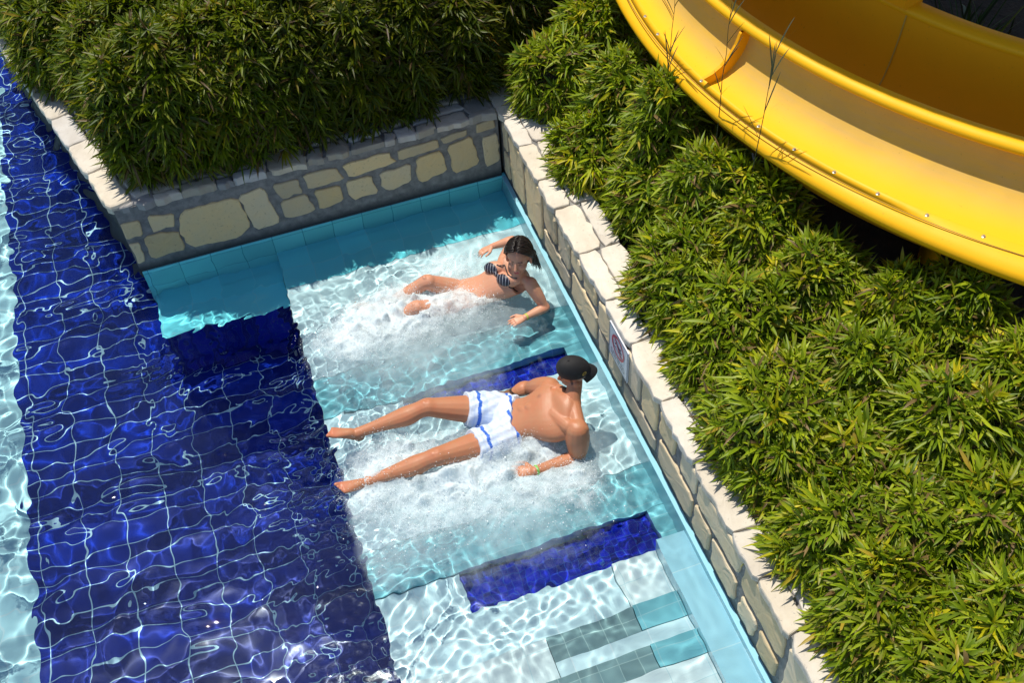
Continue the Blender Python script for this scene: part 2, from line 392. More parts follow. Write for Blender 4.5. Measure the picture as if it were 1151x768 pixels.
# ------------------------------------------------------------------ foliage
def leaf_mat(name, sc=1.0):
    t = NT(name); vc = t.n('VertexColor', layer_name='Col'); c = vc.outputs[0]
    if sc != 1.0: c = t.mix(1.0, c, (sc, sc, sc), 'MULTIPLY')
    d = t.pbsdf(Base_Color=c, Roughness=.42, IOR=1.45); d.inputs['Specular IOR Level'].default_value = .28
    tr = t.n('BsdfTranslucent', {'Color': t.mix(1.0, c, (1.5, 1.6, .4), 'MULTIPLY')})
    return t.done(t.n('MixShader', {0: .28, 1: d, 2: tr}))
m_leaf = leaf_mat('bamboo_leaf'); 
t = NT('twig_shade'); m_twig_shade = t.done(t.pbsdf(Base_Color=(.035, .03, .015), Roughness=.9))
def leaves(base, dirn, nrm, L, Wd, droop, colr, tipc, rs):
    """blades: arrays of base points, unit directions, face normals; three sections each"""
    n = len(base); side = np.cross(dirn, nrm); side /= np.linalg.norm(side, axis=1)[:, None]+1e-9
    down = np.zeros((n, 3)); down[:, 2] = -1
    def pt(tt, wv, lift=0): return base+dirn*(L*tt)[:, None]+down*(droop*L*tt**2)[:, None]+side*(Wd*wv)[:, None]+nrm*(lift*Wd)[:, None]
    o1 = np.ones(n)
    P = [pt(o1*0, o1*.12), pt(o1*0, -o1*.12), pt(o1*.35, o1*.5, .0), pt(o1*.35, o1*0, -.18), pt(o1*.35, -o1*.5, .0), pt(o1*.7, o1*.36), pt(o1*.7, o1*0, -.12), pt(o1*.7, -o1*.36), pt(o1, o1*0)]
    V = np.stack(P, 1).reshape(-1, 3); b = (np.arange(n)*9)[:, None]
    F = np.concatenate([b+np.array([q]) for q in ([0, 2, 3, 1], [1, 3, 4, 1], [2, 5, 6, 3], [3, 6, 7, 4], [5, 8, 6, 6], [6, 8, 7, 7])], 0)
    tri = np.concatenate([b+np.array([q]) for q in ([0,2,3],[0,3,1],[1,3,4],[2,5,6],[2,6,3],[3,6,7],[3,7,4],[5,8,6],[6,8,7])], 0)
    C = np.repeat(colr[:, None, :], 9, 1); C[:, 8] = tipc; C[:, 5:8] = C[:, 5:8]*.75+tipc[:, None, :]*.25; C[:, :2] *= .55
    return V, tri, C.reshape(-1, 3)
def tufts(pts, nrm, rs, nl=11, L=.115, Wd=.017, bright=1.0, spread=(.45, 1.5), tan=.2):
    n = len(pts); k = nl
    up = nrm*.8+np.array([0, 0, .45]); up += rs.normal(0, .22, (n, 3)); up /= np.linalg.norm(up, axis=1)[:, None]
    ref = np.where(np.abs(up[:, 2:3]) > .9, np.array([[1., 0, 0]]), np.array([[0., 0, 1]]))
    a = np.cross(up, ref); a /= np.linalg.norm(a, axis=1)[:, None]; b = np.cross(up, a)
    ph = rs.uniform(0, 2*PI, (n, k)); th = rs.uniform(spread[0], spread[1], (n, k))
    d = up[:, None]*np.cos(th)[..., None]+(a[:, None]*np.cos(ph)[..., None]+b[:, None]*np.sin(ph)[..., None])*np.sin(th)[..., None]
    base = np.repeat(pts[:, None], k, 1)+d*rs.uniform(0, .012, (n, k, 1))-up[:, None]*rs.uniform(0, .05, (n, k, 1))
    d = d.reshape(-1, 3); base = base.reshape(-1, 3); m = n*k
    nn = np.repeat(up, k, 0)+rs.normal(0, .25, (m, 3)); nn -= d*(nn*d).sum(1)[:, None]; nn /= np.linalg.norm(nn, axis=1)[:, None]+1e-9
    size = np.repeat(rs.uniform(.75, 1.3, n), k)
    LL = L*size*rs.uniform(.6, 1.25, m); WW = Wd*size*rs.uniform(.7, 1.2, m)
    tone = np.repeat(rs.beta(1.3, 1.3, n), k)*.6+rs.beta(2, 2, m)*.4
    dk = np.array([.035, .095, .004]); md = np.array([.19, .265, .008]); lt = np.array([.42, .47, .018])
    c = np.where(tone[:, None] < .5, dk+(md-dk)*(tone[:, None]*2), md+(lt-md)*(tone[:, None]*2-1))
    ytuft = np.repeat(rs.rand(n) < .10, k); c[ytuft] = c[ytuft]*np.array([1.7, 1.25, .9])
    r = rs.rand(m); br = r < tan*.25; c[br] = np.array([.23, .15, .06])*rs.uniform(.6, 1.2, (br.sum(), 1))
    tip = c*rs.uniform(.9, 1.3, (m, 1)); tt = rs.rand(m) < tan; tip[tt] = np.array([.26, .20, .06])*rs.uniform(.6, 1.2, (tt.sum(), 1))
    yl = rs.rand(m) < .025; c[yl] = np.array([.42, .30, .03])
    return leaves(base, d, nn, LL, WW, rs.uniform(.0, .5, m), c*bright, tip*bright, rs)
def ell_pts(c, r, n, rs, zmin=-.35, sc=1.0):
    d = rs.normal(0, 1, (int(n*2), 3)); d /= np.linalg.norm(d, axis=1)[:, None]; d = d[d[:, 2] > zmin][:n]
    r = np.array(r); nz = d/r; nz /= np.linalg.norm(nz, axis=1)[:, None]
    return np.array(c)+d*r*sc, nz
ALLB = []
def inside_any(p, skip, k=.86):
    m = np.zeros(len(p), bool)
    for i, (c, r) in enumerate(ALLB):
        if i == skip: continue
        m |= ((((p-np.array(c))/(np.array(r)*k))**2).sum(1) < 1)
    return m
def lumpy(c, r, rs, sub=22):
    """unit-sphere surface -> lumpy mound used for tuft seats and the twig and shade core"""
    ph = rs.uniform(0, 2*PI, 9); fr = rs.normal(0, 2.6, (9, 3))
    def fn(d): return 1+.055*np.sin(d@fr.T*1.0+ph).sum(1)/1.5
    return fn
def shrub(i, c, r, label, bright=1.0, dens=430, L=.115, Wd=.017, group=None, tan=.2, zmin=-.35):
    rs = RS(100+i); root = thing('bamboo_shrub', label, 'shrub', (c[0], c[1], .62), group)
    fn = lumpy(c, r, rs)
    area = 2*PI*((r[0]*r[1])**1.6/3+(r[0]*r[2])**1.6/3+(r[1]*r[2])**1.6/3)**(1/1.6)*1.25
    Vs, Fs, Cs, o = [], [], [], 0
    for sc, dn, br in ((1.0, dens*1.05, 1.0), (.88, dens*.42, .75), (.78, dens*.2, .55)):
        n = int(area*dn); d = rs.normal(0, 1, (n*2, 3)); d /= np.linalg.norm(d, axis=1)[:, None]; d = d[d[:, 2] > zmin][:n]
        k = fn(d)[:, None]*sc*rs.uniform(.95, 1.05, (len(d), 1)); p = np.array(c)+d*np.array(r)*k
        nz = d/np.array(r); nz /= np.linalg.norm(nz, axis=1)[:, None]
        ok = (~inside_any(p, i)) & (p[:, 2] > .66)
        # skip tufts far outside what can be seen
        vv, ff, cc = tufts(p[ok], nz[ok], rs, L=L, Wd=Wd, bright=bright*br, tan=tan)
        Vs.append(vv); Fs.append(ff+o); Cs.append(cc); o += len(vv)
    keep(mesh_obj('foliage', np.concatenate(Vs), np.concatenate(Fs), m_leaf, cols=np.concatenate(Cs), smooth=True), root)
    # twiggy core, near black to stand for shade between clumps
    nu, nv = 26, 14; V = []; 
    for a in range(nv+1):
        for b in range(nu):
            th = PI*a/nv; p_ = 2*PI*b/nu; V.append((math.sin(th)*math.cos(p_), math.sin(th)*math.sin(p_), math.cos(th)))
    D = np.array(V); V = np.array(c)+D*np.array(r)*(fn(D)*.74)[:, None]; V[:, 2] = np.maximum(V[:, 2], .60)
    Fq = [(a*nu+b, (a+1)*nu+b, (a+1)*nu+(b+1) % nu, a*nu+(b+1) % nu) for a in range(nv) for b in range(nu)]
    keep(mesh_obj('branch_shade_core', V, np.array(Fq), m_twig_shade), root)
    return root

# ------------------------------------------------------------------ the two hedges, shrub by shrub
def shrub_at(px, py, ztop, rpx, **k):
    p = W(px, py, ztop*.93); r = rpx
    return ((p.x, p.y, ztop-.5*k.get('h', 1.0)), (r, r*k.get('e', 1.0), .5*k.get('h', 1.0)))
RH = [  # px, py of the mound, top height, radius m
 (612, 62, 1.18, .34), (668, 20, 1.28, .38), (668, 140, 1.15, .34), (735, 75, 1.32, .38), (742, 190, 1.18, .34),
 (812, 205, 1.30, .42), (765, 290, 1.15, .36), (845, 330, 1.30, .42), (795, 385, 1.10, .32), (925, 300, 1.38, .38), (705, 62, 1.55, .34), (748, 118, 1.55, .33), (792, 172, 1.55, .32), (850, 215, 1.50, .32), (862, 245, 1.36, .34), (800, 140, 1.36, .32), (1010, 330, 1.40, .34), (880, 440, 1.28, .46),
 (1000, 390, 1.40, .38), (1075, 350, 1.36, .38), (965, 480, 1.28, .36), (1080, 455, 1.40, .40), (1150, 420, 1.40, .36), (842, 520, 1.10, .30), (915, 590, 1.14, .35),
 (1025, 570, 1.28, .40), (1125, 560, 1.38, .42), (965, 685, 1.16, .34), (1060, 690, 1.28, .38), (1145, 690, 1.36, .36), (1040, 790, 1.2, .38), (1130, 800, 1.3, .38)]
WHERE = ['at the inner corner of the two stone walls', 'at the top beside the outer edge of the yellow slide', 'just below the wall corner, spilling on the coping', 'tucked under the upper lip of the slide',
 'behind the coping beside the woman', 'with tall grass stalks rising out of it beside the slide', 'bulging on to the coping above the warning sign', 'in the middle of the hedge below the slide', 'directly beside the warning sign',
 'in the dark gap below the slide lip', 'pressed against the slide lip near the top', 'under the lowest end of the slide rib', 'at the foot of the tall branching stalk', 'at the foot of the bushiest grass stalk', 'close under the slide lip where the grass stalks end', 'beside the marker stick at the slide lip', 'between the dark gap and the right edge, under the lip', 'broad and bright, right of the man', 'under the slide lip, right of the dark gap', 'touching the slide lip near the right edge', 'with one drooping yellow leaf tuft',
 'in the second row from the slide', 'uppermost at the right edge', 'overhanging the coping beside the navy strip', 'beside the coping above the pale steps', 'in the centre of the lower hedge',
 'at the right edge, half way down', 'nearest the coping at the bottom', 'at the bottom between two others', 'lower right corner of the hedge', 'cut by the bottom edge of the photo', 'in the very bottom right corner']
specs = []
for i, (px, py, zt, r) in enumerate(RH):
    p = W(px, py, zt*.93); h = (zt-.66)*(1+.16*math.sin(i*2.4)); r = r*.90
    specs.append(((max(p.x, .27+r*.63), p.y, .66+h*.18), (r, r*1.08, h*.82), 'sunny dwarf bamboo shrub ' + WHERE[i], 1.0, 'R'))
BH = [  # x, y, top z, radii
 (-2.70, .52, 1.72, .30, .38), (-2.44, .46, 1.84, .32, .42), (-2.12, .46, 1.86, .34, .42), (-1.80, .48, 1.86, .34, .42), (-1.44, .52, 1.78, .34, .40), (-1.02, .52, 1.75, .34, .40), (-.60, .50, 1.80, .34, .38), (-.18, .52, 1.72, .32, .38),
 (-2.86, 1.42, 1.45, .36, .46), (-2.5, 1.30, 1.60, .42, .48), (-1.95, 1.25, 1.72, .42, .46), (-1.40, 1.20, 1.85, .42, .46), (-.85, 1.15, 1.95, .42, .46), (-.3, 1.15, 1.95, .40, .44), (.30, .95, 1.65, .38, .42), (.75, 1.45, 1.6, .42, .45),
 (-3.2, 2.05, 1.50, .40, .5), (-2.6, 2.15, 1.70, .45, .5), (-1.9, 2.1, 1.80, .45, .5), (-3.4, 2.95, 1.5, .42, .52), (-2.8, 3.1, 1.7, .45, .5)]
BW = ['at the left front corner of the back planter', 'low rounded one at the left end of the back planter', 'above the largest tan stone of the back wall', 'between the low left end and the tall dark middle', 'left of the middle, its foot in deep shade', 'in the dark middle overhanging the back wall', 'tallest of the front row, in deep shade', 'dark, closest to the inner wall corner',
 'in the second row beside the pale edging', 'lit on top, in the second row at the left', 'in the second row left of the middle', 'in the second row at the middle', 'in the second row right of the middle', 'in the second row near the corner', 'directly behind the inner wall corner', 'behind the corner towards the slide',
 'beside the navy band at the upper left', 'third row back at the left', 'third row back, cut by the top edge', 'farthest up along the navy band', 'in the top left corner of the photo']
for (x, y, zt, rx, ry), wh in zip(BH, BW):
    h = zt-.66; specs.append(((x, y, .66+h*.30), (rx, ry, h*.70), 'shade-tinted bamboo shrub ' + wh, .56 if x < -1.7 else .38, 'B'))  # shade painted into the back hedge leaf colour, deeper towards the right
ALLB = [(s[0], s[1]) for s in specs]
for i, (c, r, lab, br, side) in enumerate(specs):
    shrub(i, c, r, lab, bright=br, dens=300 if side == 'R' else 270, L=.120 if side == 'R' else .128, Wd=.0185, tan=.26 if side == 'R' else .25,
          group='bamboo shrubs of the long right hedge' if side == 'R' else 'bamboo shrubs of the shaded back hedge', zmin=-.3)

# ------------------------------------------------------------------ yellow slide
def gel(name, base, worn=None, rough=.5):
    t = NT(name); p = t.geo(); n1 = t.noise(p, 3.0, 6, .6); n2 = t.noise(t.n('Mapping', {'Vector': p, 'Scale': (1, 1, 9)}), 4, 6, .65); n3 = t.noise(p, 60, 3)
    c = base
    if worn:
        zf = t.n('MapRange', {0: t.n('SeparateXYZ', {0: p}).outputs[2], 1: 1.765, 2: 1.84, 3: 0.0, 4: 1.0}).outputs[0]
        f = t.ramp(n2, [(.30, (.45, .45, .45)), (.65, (1, 1, 1))]); c = t.mix(f, base, worn); c = t.mix(t.ramp(n1, [(.45, (0, 0, 0)), (.7, (.35, .35, .35))]), c, tuple(k*.8 for k in worn)); c = t.mix(zf, (.92, .475, .005), c)
    else: c = t.mix(t.ramp(n1, [(.4, (0, 0, 0)), (.8, (.30, .30, .30))]), base, tuple(k*.8 for k in base))
    c = t.mix(t.ramp(n3, [(.68, (0, 0, 0)), (.74, (.35, .35, .35))]), c, (.2, .11, .02))
    r = t.math('MULTIPLY_ADD', n1, .25, rough-.1)
    b = t.pbsdf(Base_Color=c, Roughness=r, Normal=t.bump(n1, .08, .01)); b.inputs['Specular IOR Level'].default_value = .25
    return t.done(b)
m_lip = gel('yellow_gelcoat', (.92, .475, .005)); m_worn = gel('worn_gelcoat', (.78, .45, .02), (.66, .41, .10), .65); m_in = gel('inner_gelcoat', (.90, .40, .004))
t = NT('seam'); m_seam = t.done(t.pbsdf(Base_Color=(.16, .09, .01), Roughness=.7))
t = NT('bolt_metal'); m_bolt = t.done(t.pbsdf(Base_Color=(.5, .48, .42), Roughness=.35, Metallic=.8))
O2 = np.array([4.8, -1.0])
CUR = {'lip': ((5.26, -.93), 4.49, 1.70), 'bolt': ((4.80, -.98), 3.91, 1.745), 'rim': ((4.93, -.68), 3.81, 2.12)}
def curve(key, ph, dr=0.0):
    c, R_, z = CUR[key]; c = np.array(c); d = np.stack([np.cos(ph), np.sin(ph)], -1)
    b = (O2-c)@d.T; q = b*b-((O2-c)@(O2-c)-R_*R_); return O2+d*(-b+np.sqrt(q)+dr)[:, None]
PH = np.linspace(math.radians(128), math.radians(285), 150)
def loft(name, rows, mat, root, close=False):
    """rows: list of (key, radial offset, z)"""
    V = []; n = len(PH)
    for key, dr, z in rows:
        q = curve(key, PH, dr); V.append(np.c_[q, np.full(n, z)])
    V = np.concatenate(V); m = len(rows)
    F = np.array([(i*n+j, i*n+j+1, ((i+1) % m)*n+j+1, ((i+1) % m)*n+j) for i in range(m if close else m-1) for j in range(n-1)])
    return keep(mesh_obj(name, V, F, mat, smooth=True), root)
def bez(a, b, c, n): return [tuple((1-t_)**2*np.array(a)+2*t_*(1-t_)*np.array(b)+t_**2*np.array(c)) for t_ in np.linspace(0, 1, n)]
slide = thing('water_slide', 'curved yellow fibreglass water slide crossing above the hedge', 'water slide', (4.8, -1.0, .6))
# outer lip with rolled edge; radial offsets are outwards positive
loft('outer_lip', [('bolt', .01, 1.762), ('bolt', .06, 1.756), ('lip', -.10, 1.750), ('lip', -.06, 1.738), ('lip', -.02, 1.715), ('lip', 0, 1.690), ('lip', -.003, 1.665), ('lip', -.02, 1.640), ('lip', -.05, 1.64)], m_lip, slide)
rim = CUR['rim']
A = np.array([curve('bolt', PH, .005), ]) ; B = curve('rim', PH, .0)
# worn outer wall: blend between bolt curve and rim curve, slightly hollow
V = []; n = len(PH); K = 12; a0 = curve('bolt', PH, .012); b0 = curve('rim', PH, .02)
for i in range(K):
    s_ = i/(K-1); V.append(np.c_[a0+(b0-a0)*math.sin(s_*PI/2), np.full(n, 1.762+(2.07-1.762)*(1-math.cos(s_*PI/2)))])
V = np.concatenate(V); F = np.array([(i*n+j, i*n+j+1, (i+1)*n+j+1, (i+1)*n+j) for i in range(K-1) for j in range(n-1)])
keep(mesh_obj('outer_wall', V, F, m_worn, smooth=True), slide)
loft('rim', [('rim', .018, 2.065), ('rim', .075, 2.070), ('rim', .086, 2.084), ('rim', .086, 2.100), ('rim', .074, 2.118), ('rim', .045, 2.128), ('rim', -.01, 2.130), ('rim', -.025, 2.118), ('rim', -.028, 2.08)], m_lip, slide)
# riding channel: inner face of near wall, bed, far wall
chan = [('rim', -.02, 2.10), ('rim', -.04, 1.95), ('rim', -.07, 1.78)] + [('rim', dr, z) for dr, z in bez((-.07, 1.78), (-.13, 1.48), (-.37, 1.48), 7)[1:]] + [('rim', dr, z) for dr, z in bez((-.37, 1.48), (-.62, 1.48), (-.69, 1.80), 7)[1:]] + [('rim', -.72, 1.97), ('rim', -.735, 2.12)]
loft('channel', chan, m_in, slide)
loft('far_rim', [('rim', -.733, 2.12), ('rim', -.725, 2.145), ('rim', -.74, 2.16), ('rim', -.85, 2.165), ('rim', -.87, 2.15), ('rim', -.87, 2.10), ('rim', -.85, 2.08), ('rim', -.77, 2.075)], m_lip, slide)
loft('underside', [('lip', -.04, 1.645), ('bolt', .02, 1.60), ('bolt', -.05, 1.45), ('rim', -.12, 1.32), ('rim', -.38, 1.28), ('rim', -.66, 1.32), ('rim', -.79, 1.75), ('rim', -.80, 2.07)], m_in, slide)
loft('seam_line', [('bolt', .078, 1.758), ('bolt', .084, 1.7575)], m_seam, slide)
# joint ribs across the outer wall and across the channel
def rib(phi, th=.022, name='joint_rib'):
    a = np.array([phi]); V, ppp = [], []
    lo = curve('bolt', a, .07)[0]; hi = curve('rim', a, .088)[0]; lo2 = curve('bolt', a, .0)[0]; hi2 = curve('rim', a, .01)[0]
    tdir = np.array([-math.sin(phi), math.cos(phi)])
    prof = []
    for s_ in np.linspace(0, 1, 7):
        w2 = lo2+(hi2-lo2)*math.sin(s_*PI/2); zz_ = 1.757+(2.068-1.757)*(1-math.cos(s_*PI/2))
        dirr = np.array([math.cos(phi), math.sin(phi)])
        off = .085+.02*s_
        prof.append((w2, zz_-.004, w2+dirr*off*.75, zz_+off*.75-.004 if s_ < .95 else 2.066))
    for side in (-th/2, th/2):
        for w2, z2, w3, z3 in prof: V += [(*(w2+tdir*side), z2), (*(w3+tdir*side), z3)]
    m = len(prof)*2; F = []
    for k in range(len(prof)-1):
        F += [(2*k, 2*k+1, 2*k+3, 2*k+2), (m+2*k+1, m+2*k, m+2*k+2, m+2*k+3), (2*k+1, m+2*k+1, m+2*k+3, 2*k+3)]
    F.append((0, m, m+1, 1))
    keep(mesh_obj(name, V, F, m_in), slide)
def phi_of(px, py, z):
    q = W(px, py, z); return math.atan2(q.y-O2[1], q.x-O2[0]) % (2*PI)
ph1 = phi_of(800, 92, 1.76); rib(ph1)
def phi_line(phi, rows, w_, mat, name):
    V = []; td = np.array([-math.sin(phi), math.cos(phi)])
    for key, dr, z in rows:
        q = curve(key, np.array([phi]), dr)[0]; V += [(*(q-td*w_/2), z), (*(q+td*w_/2), z)]
    F = [(2*k, 2*k+1, 2*k+3, 2*k+2) for k in range(len(rows)-1)]
    return keep(mesh_obj(name, V, F, mat), slide)
# joint line on the far inner wall
ph2 = phi_of(992, 35, 2.1)
lin = [(k_, dr+.004, z) for k_, dr, z in chan[-9:]]
t = NT('joint_putty'); m_putty = t.done(t.pbsdf(Base_Color=(.55, .36, .05), Roughness=.6))
phi_line(ph2, lin, .010, m_putty, 'joint_line')
# raised collar of the next section, above the far wall joint
V = []; phs = np.linspace(ph2-.19, ph2-.004, 10)
prof = [(-.735, 2.15), (-.705, 2.17), (-.705, 2.36), (-.725, 2.38), (-.86, 2.385), (-.885, 2.36), (-.885, 2.12)]
for dr, z in prof: V.append(np.c_[curve('rim', phs, dr), np.full(10, z)])
V = np.concatenate(V); F = [(i*10+j, i*10+j+1, (i+1)*10+j+1, (i+1)*10+j) for i in range(len(prof)-1) for j in range(9)]
F += [tuple(i*10+9 for i in range(len(prof))), tuple(i*10 for i in range(len(prof)))[::-1]]
keep(mesh_obj('raised_collar', V, F, m_in), slide)
# unseen coil added above the frame to shade the channel
CC = np.array([4.60, .10]); pa = np.linspace(0, 2*PI, 97)[:-1]; prof = [(3.80, 4.60), (3.70, 4.62), (3.45, 4.25), (3.15, 4.05), (2.75, 4.05), (2.5, 4.25), (2.38, 4.62), (2.30, 4.60), (2.42, 4.15), (2.75, 3.95), (3.15, 3.95), (3.5, 4.15)]
V = [(CC[0]+r_*math.cos(a), CC[1]+r_*math.sin(a), z) for r_, z in prof for a in pa]; m_, n_ = len(prof), len(pa)
F = [(i*n_+k, i*n_+(k+1) % n_, ((i+1) % m_)*n_+(k+1) % n_, ((i+1) % m_)*n_+k) for i in range(m_) for k in range(n_)]
keep(mesh_obj('added_shade_coil', V, F, m_in, smooth=True), slide)
V = [(CC[0], CC[1], 4.0)]+[(CC[0]+2.42*math.cos(a), CC[1]+2.42*math.sin(a), 4.0) for a in pa]; F = [(0, 1+k, 1+(k+1) % n_) for k in range(n_)]  # unseen disc added inside the coil to fill out its shade
keep(mesh_obj('added_shade_disc', V, F, m_in), slide)
# bolts
def bolt_mesh():
    V, F = [], []; n_ = 8
    for r_, z in ((.013, 0), (.013, .002), (.009, .004), (.008, .009), (.0, .010)):
        for k in range(n_): V.append((r_*math.cos(k*2*PI/n_), r_*math.sin(k*2*PI/n_), z))
    for a in range(4):
        for k in range(n_): F.append((a*n_+k, a*n_+(k+1) % n_, (a+1)*n_+(k+1) % n_, (a+1)*n_+k))
    return V, F
bv, bf = bolt_mesh(); b0_ = None
bph = [phi_of(x_, y_, 1.755) for x_, y_ in ((728, 18), (750, 36), (797, 88), (857, 140), (895, 167), (940, 192), (988, 217), (1043, 241), (1105, 267), (1168, 290))]
for p_ in bph:
    q = curve('bolt', np.array([p_]), .035)[0]
    if b0_ is None: b0_ = mesh_obj('bolt', bv, bf, m_bolt); b = b0_
    else: b = b0_.copy(); col.objects.link(b)
    b.parent = slide; b.matrix_parent_inverse = Matrix.Identity(4); b.location = (q[0]-4.8, q[1]+1.0, 1.7575-.6)
# steel posts carrying the slide
for (px_, py_) in ((2.2, -2.6), (1.75, -.1)):
    V, F = [], []; n_ = 16
    for z in (.6, 1.28):
        for k in range(n_): V.append((px_+.07*math.cos(k*2*PI/n_), py_+.07*math.sin(k*2*PI/n_), z))
    F = [(k, (k+1) % n_, n_+(k+1) % n_, n_+k) for k in range(n_)]
    keep(mesh_obj('support_post', V, F, m_in, smooth=True), slide)

# ------------------------------------------------------------------ tubes
def tube(path, rad, n=6):
    path = [np.array(p, float) for p in path]; rad = rad if hasattr(rad, '__len__') else [rad]*len(path)
    V, F = [], []
    for i, p in enumerate(path):
        d = path[min(i+1, len(path)-1)]-path[max(i-1, 0)]; d /= np.linalg.norm(d)+1e-9
        ref = np.array([0, 0, 1.]) if abs(d[2]) < .9 else np.array([1., 0, 0]); a = np.cross(d, ref); a /= np.linalg.norm(a); b = np.cross(d, a)
        for k in range(n): V.append(p+(a*math.cos(k*2*PI/n)+b*math.sin(k*2*PI/n))*rad[i])
    for i in range(len(path)-1):
        for k in range(n): F.append((i*n+k, i*n+(k+1) % n, (i+1)*n+(k+1) % n, (i+1)*n+k))
    F.append(tuple(range(n))[::-1]); F.append(tuple((len(path)-1)*n+k for k in range(n)))
    return V, F
def join(parts):
    V, F = [], []
    for v, f in parts:
        o = len(V); V += list(v); F += [tuple(int(i)+o for i in q) for q in f]
    return V, F
def blade(p, d, L, Wd, droop, n=8):
    p = np.array(p, float); d = np.array(d, float); d /= np.linalg.norm(d); s = np.cross(d, [0, 0, 1]); s /= np.linalg.norm(s)+1e-9
    V, F = [], []
    for i in range(n+1):
        t_ = i/n; q = p+d*L*t_-np.array([0, 0, 1])*droop*L*t_*t_; w_ = Wd*math.sin(PI*min(.12+t_*.88, 1))**.6*.5+.0006
        V += [q+s*w_, q-s*w_]
    F = [(2*i, 2*i+1, 2*i+3, 2*i+2) for i in range(n)]
    return V, F
t = NT('stalk'); m_stalk = t.done(t.pbsdf(Base_Color=(.045, .055, .02), Roughness=.7))
def stalk(px, py, H_, lean, seed, label):
    rs = RS(seed); q = np.array(W(px, py, 1.70)); p0 = q+np.array([-.05, -.02, -.55]); H_ = H_+.55; parts = []
    top = p0+np.array([lean[0], lean[1], H_]); path = [p0+(top-p0)*s_+np.array([rs.normal(0, .003), rs.normal(0, .003), 0]) for s_ in np.linspace(0, 1, 9)]
    parts.append(tube(path, [.0042*(1-s_*.7) for s_ in np.linspace(0, 1, 9)]))
    for k in range(9):
        s_ = rs.uniform(.45, .97); q = p0+(top-p0)*s_; a = rs.uniform(0, 2*PI)
        parts.append(blade(q, (math.cos(a)*.55, math.sin(a)*.55, 1.1), rs.uniform(.16, .34), .007, rs.uniform(.0, .35)))
    v, f = join(parts); o = mesh_obj('grass_stalk', v, f, m_stalk); tag(o, label, 'plant', 'thin grass stalks in front of the slide'); return o
stalk(756, 78, .62, (.02, .0), 31, 'single thin dark stalk, leftmost in front of the slide')
stalk(815, 128, .80, (.0, .02), 32, 'tall branching dark stalk just right of the slide rib')
stalk(855, 165, .75, (.05, .02), 33, 'bushiest dark grass stalk rising beside the white plant marker')
t = NT('marker_plastic'); m_mark = t.done(t.pbsdf(Base_Color=(.75, .72, .68), Roughness=.5))
p0 = np.array(W(850, 196, 1.30)); p1 = np.array(W(846, 172, 1.38)); v, f = tube([p0-(p1-p0)*.6, p0, p1], [.008, .008, .006], 4)
tag(mesh_obj('plant_marker', v, f, m_mark), 'short white plastic marker stick between hedge and slide lip', 'marker')

# planting behind the slide, blades coloured dark in place of shade
m_dark = leaf_mat('shade_tinted_frond', 1.0)
def clump(x, y, seed, nb, Lr, label, shade=1.0):
    rs = RS(seed); root = thing('grass_clump', label, 'plant', (x, y, .62), 'dark leafy clumps behind the slide')
    n = nb; base = np.c_[x+rs.normal(0, .10, n), y+rs.normal(0, .10, n), np.full(n, .62)]; a = rs.uniform(0, 2*PI, n); e = rs.uniform(.2, 1.15, n)
    d = np.c_[np.cos(a)*np.sin(e), np.sin(a)*np.sin(e), np.cos(e)]; nn = np.c_[-np.cos(a)*np.cos(e), -np.sin(a)*np.cos(e), np.sin(e)]
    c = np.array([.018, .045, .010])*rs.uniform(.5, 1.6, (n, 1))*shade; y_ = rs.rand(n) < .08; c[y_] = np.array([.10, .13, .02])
    v, f, cc = leaves(base, d, nn, rs.uniform(*Lr, n), rs.uniform(.012, .028, n), rs.uniform(.1, .6, n), c, c*1.2, rs)
    keep(mesh_obj('blades', v, f, m_dark, cols=cc, smooth=True), root); return root
CL = [(2.25, -1.3), (2.6, -1.9), (2.9, -2.5), (2.5, -.6), (3.0, -1.2), (3.3, -2.0), (3.5, -2.9), (3.6, -.9), (2.4, .3), (3.1, .1)]
CN = ['nearest the raised yellow collar', 'behind the middle of the far slide rim', 'behind the far slide rim at the right', 'above the yellow collar', 'in the centre of the dark planting', 'right of the centre of the dark planting', 'at the right edge beyond the slide', 'farthest right in the back row', 'farthest left in the back row', 'in the middle of the back row']
for i, ((x, y), nm) in enumerate(zip(CL, CN)): clump(x, y, 60+i, 170, (.5, 1.05), 'shade-tinted long bladed clump ' + nm)

# unseen tree added beyond the back hedge so its crown shades the corner
tr_ = thing('added_shade_tree', 'unseen leafy tree added behind the back hedge for shade', 'tree', (-.9, 2.35, .62)); rs = RS(500)
v, f = join([tube([(-.9, 2.35, .55), (-.88, 2.36, 1.6), (-.93, 2.33, 2.8), (-.9, 2.3, 4.0)], [.10, .085, .075, .05], 10)]+[tube([(-.91, 2.33, 2.9), (-.9+.5*math.cos(a), 2.3+.5*math.sin(a), 3.8), (-.9+.9*math.cos(a), 2.3+.9*math.sin(a), 4.5)], [.05, .035, .015], 6) for a in (0, 1.3, 2.5, 3.9, 5.1)])
m_bark = plain0 = None
t = NT('bark'); n1 = t.noise(t.geo(), 25, 5, .7); m_bark = t.done(t.pbsdf(Base_Color=t.ramp(n1, [(.3, (.05, .035, .02)), (.7, (.16, .12, .08))]), Roughness=.9, Normal=t.bump(n1, 1, .02)))
keep(mesh_obj('trunk', v, f, m_bark), tr_)
Vs, Fs, Cs, o_ = [], [], [], 0
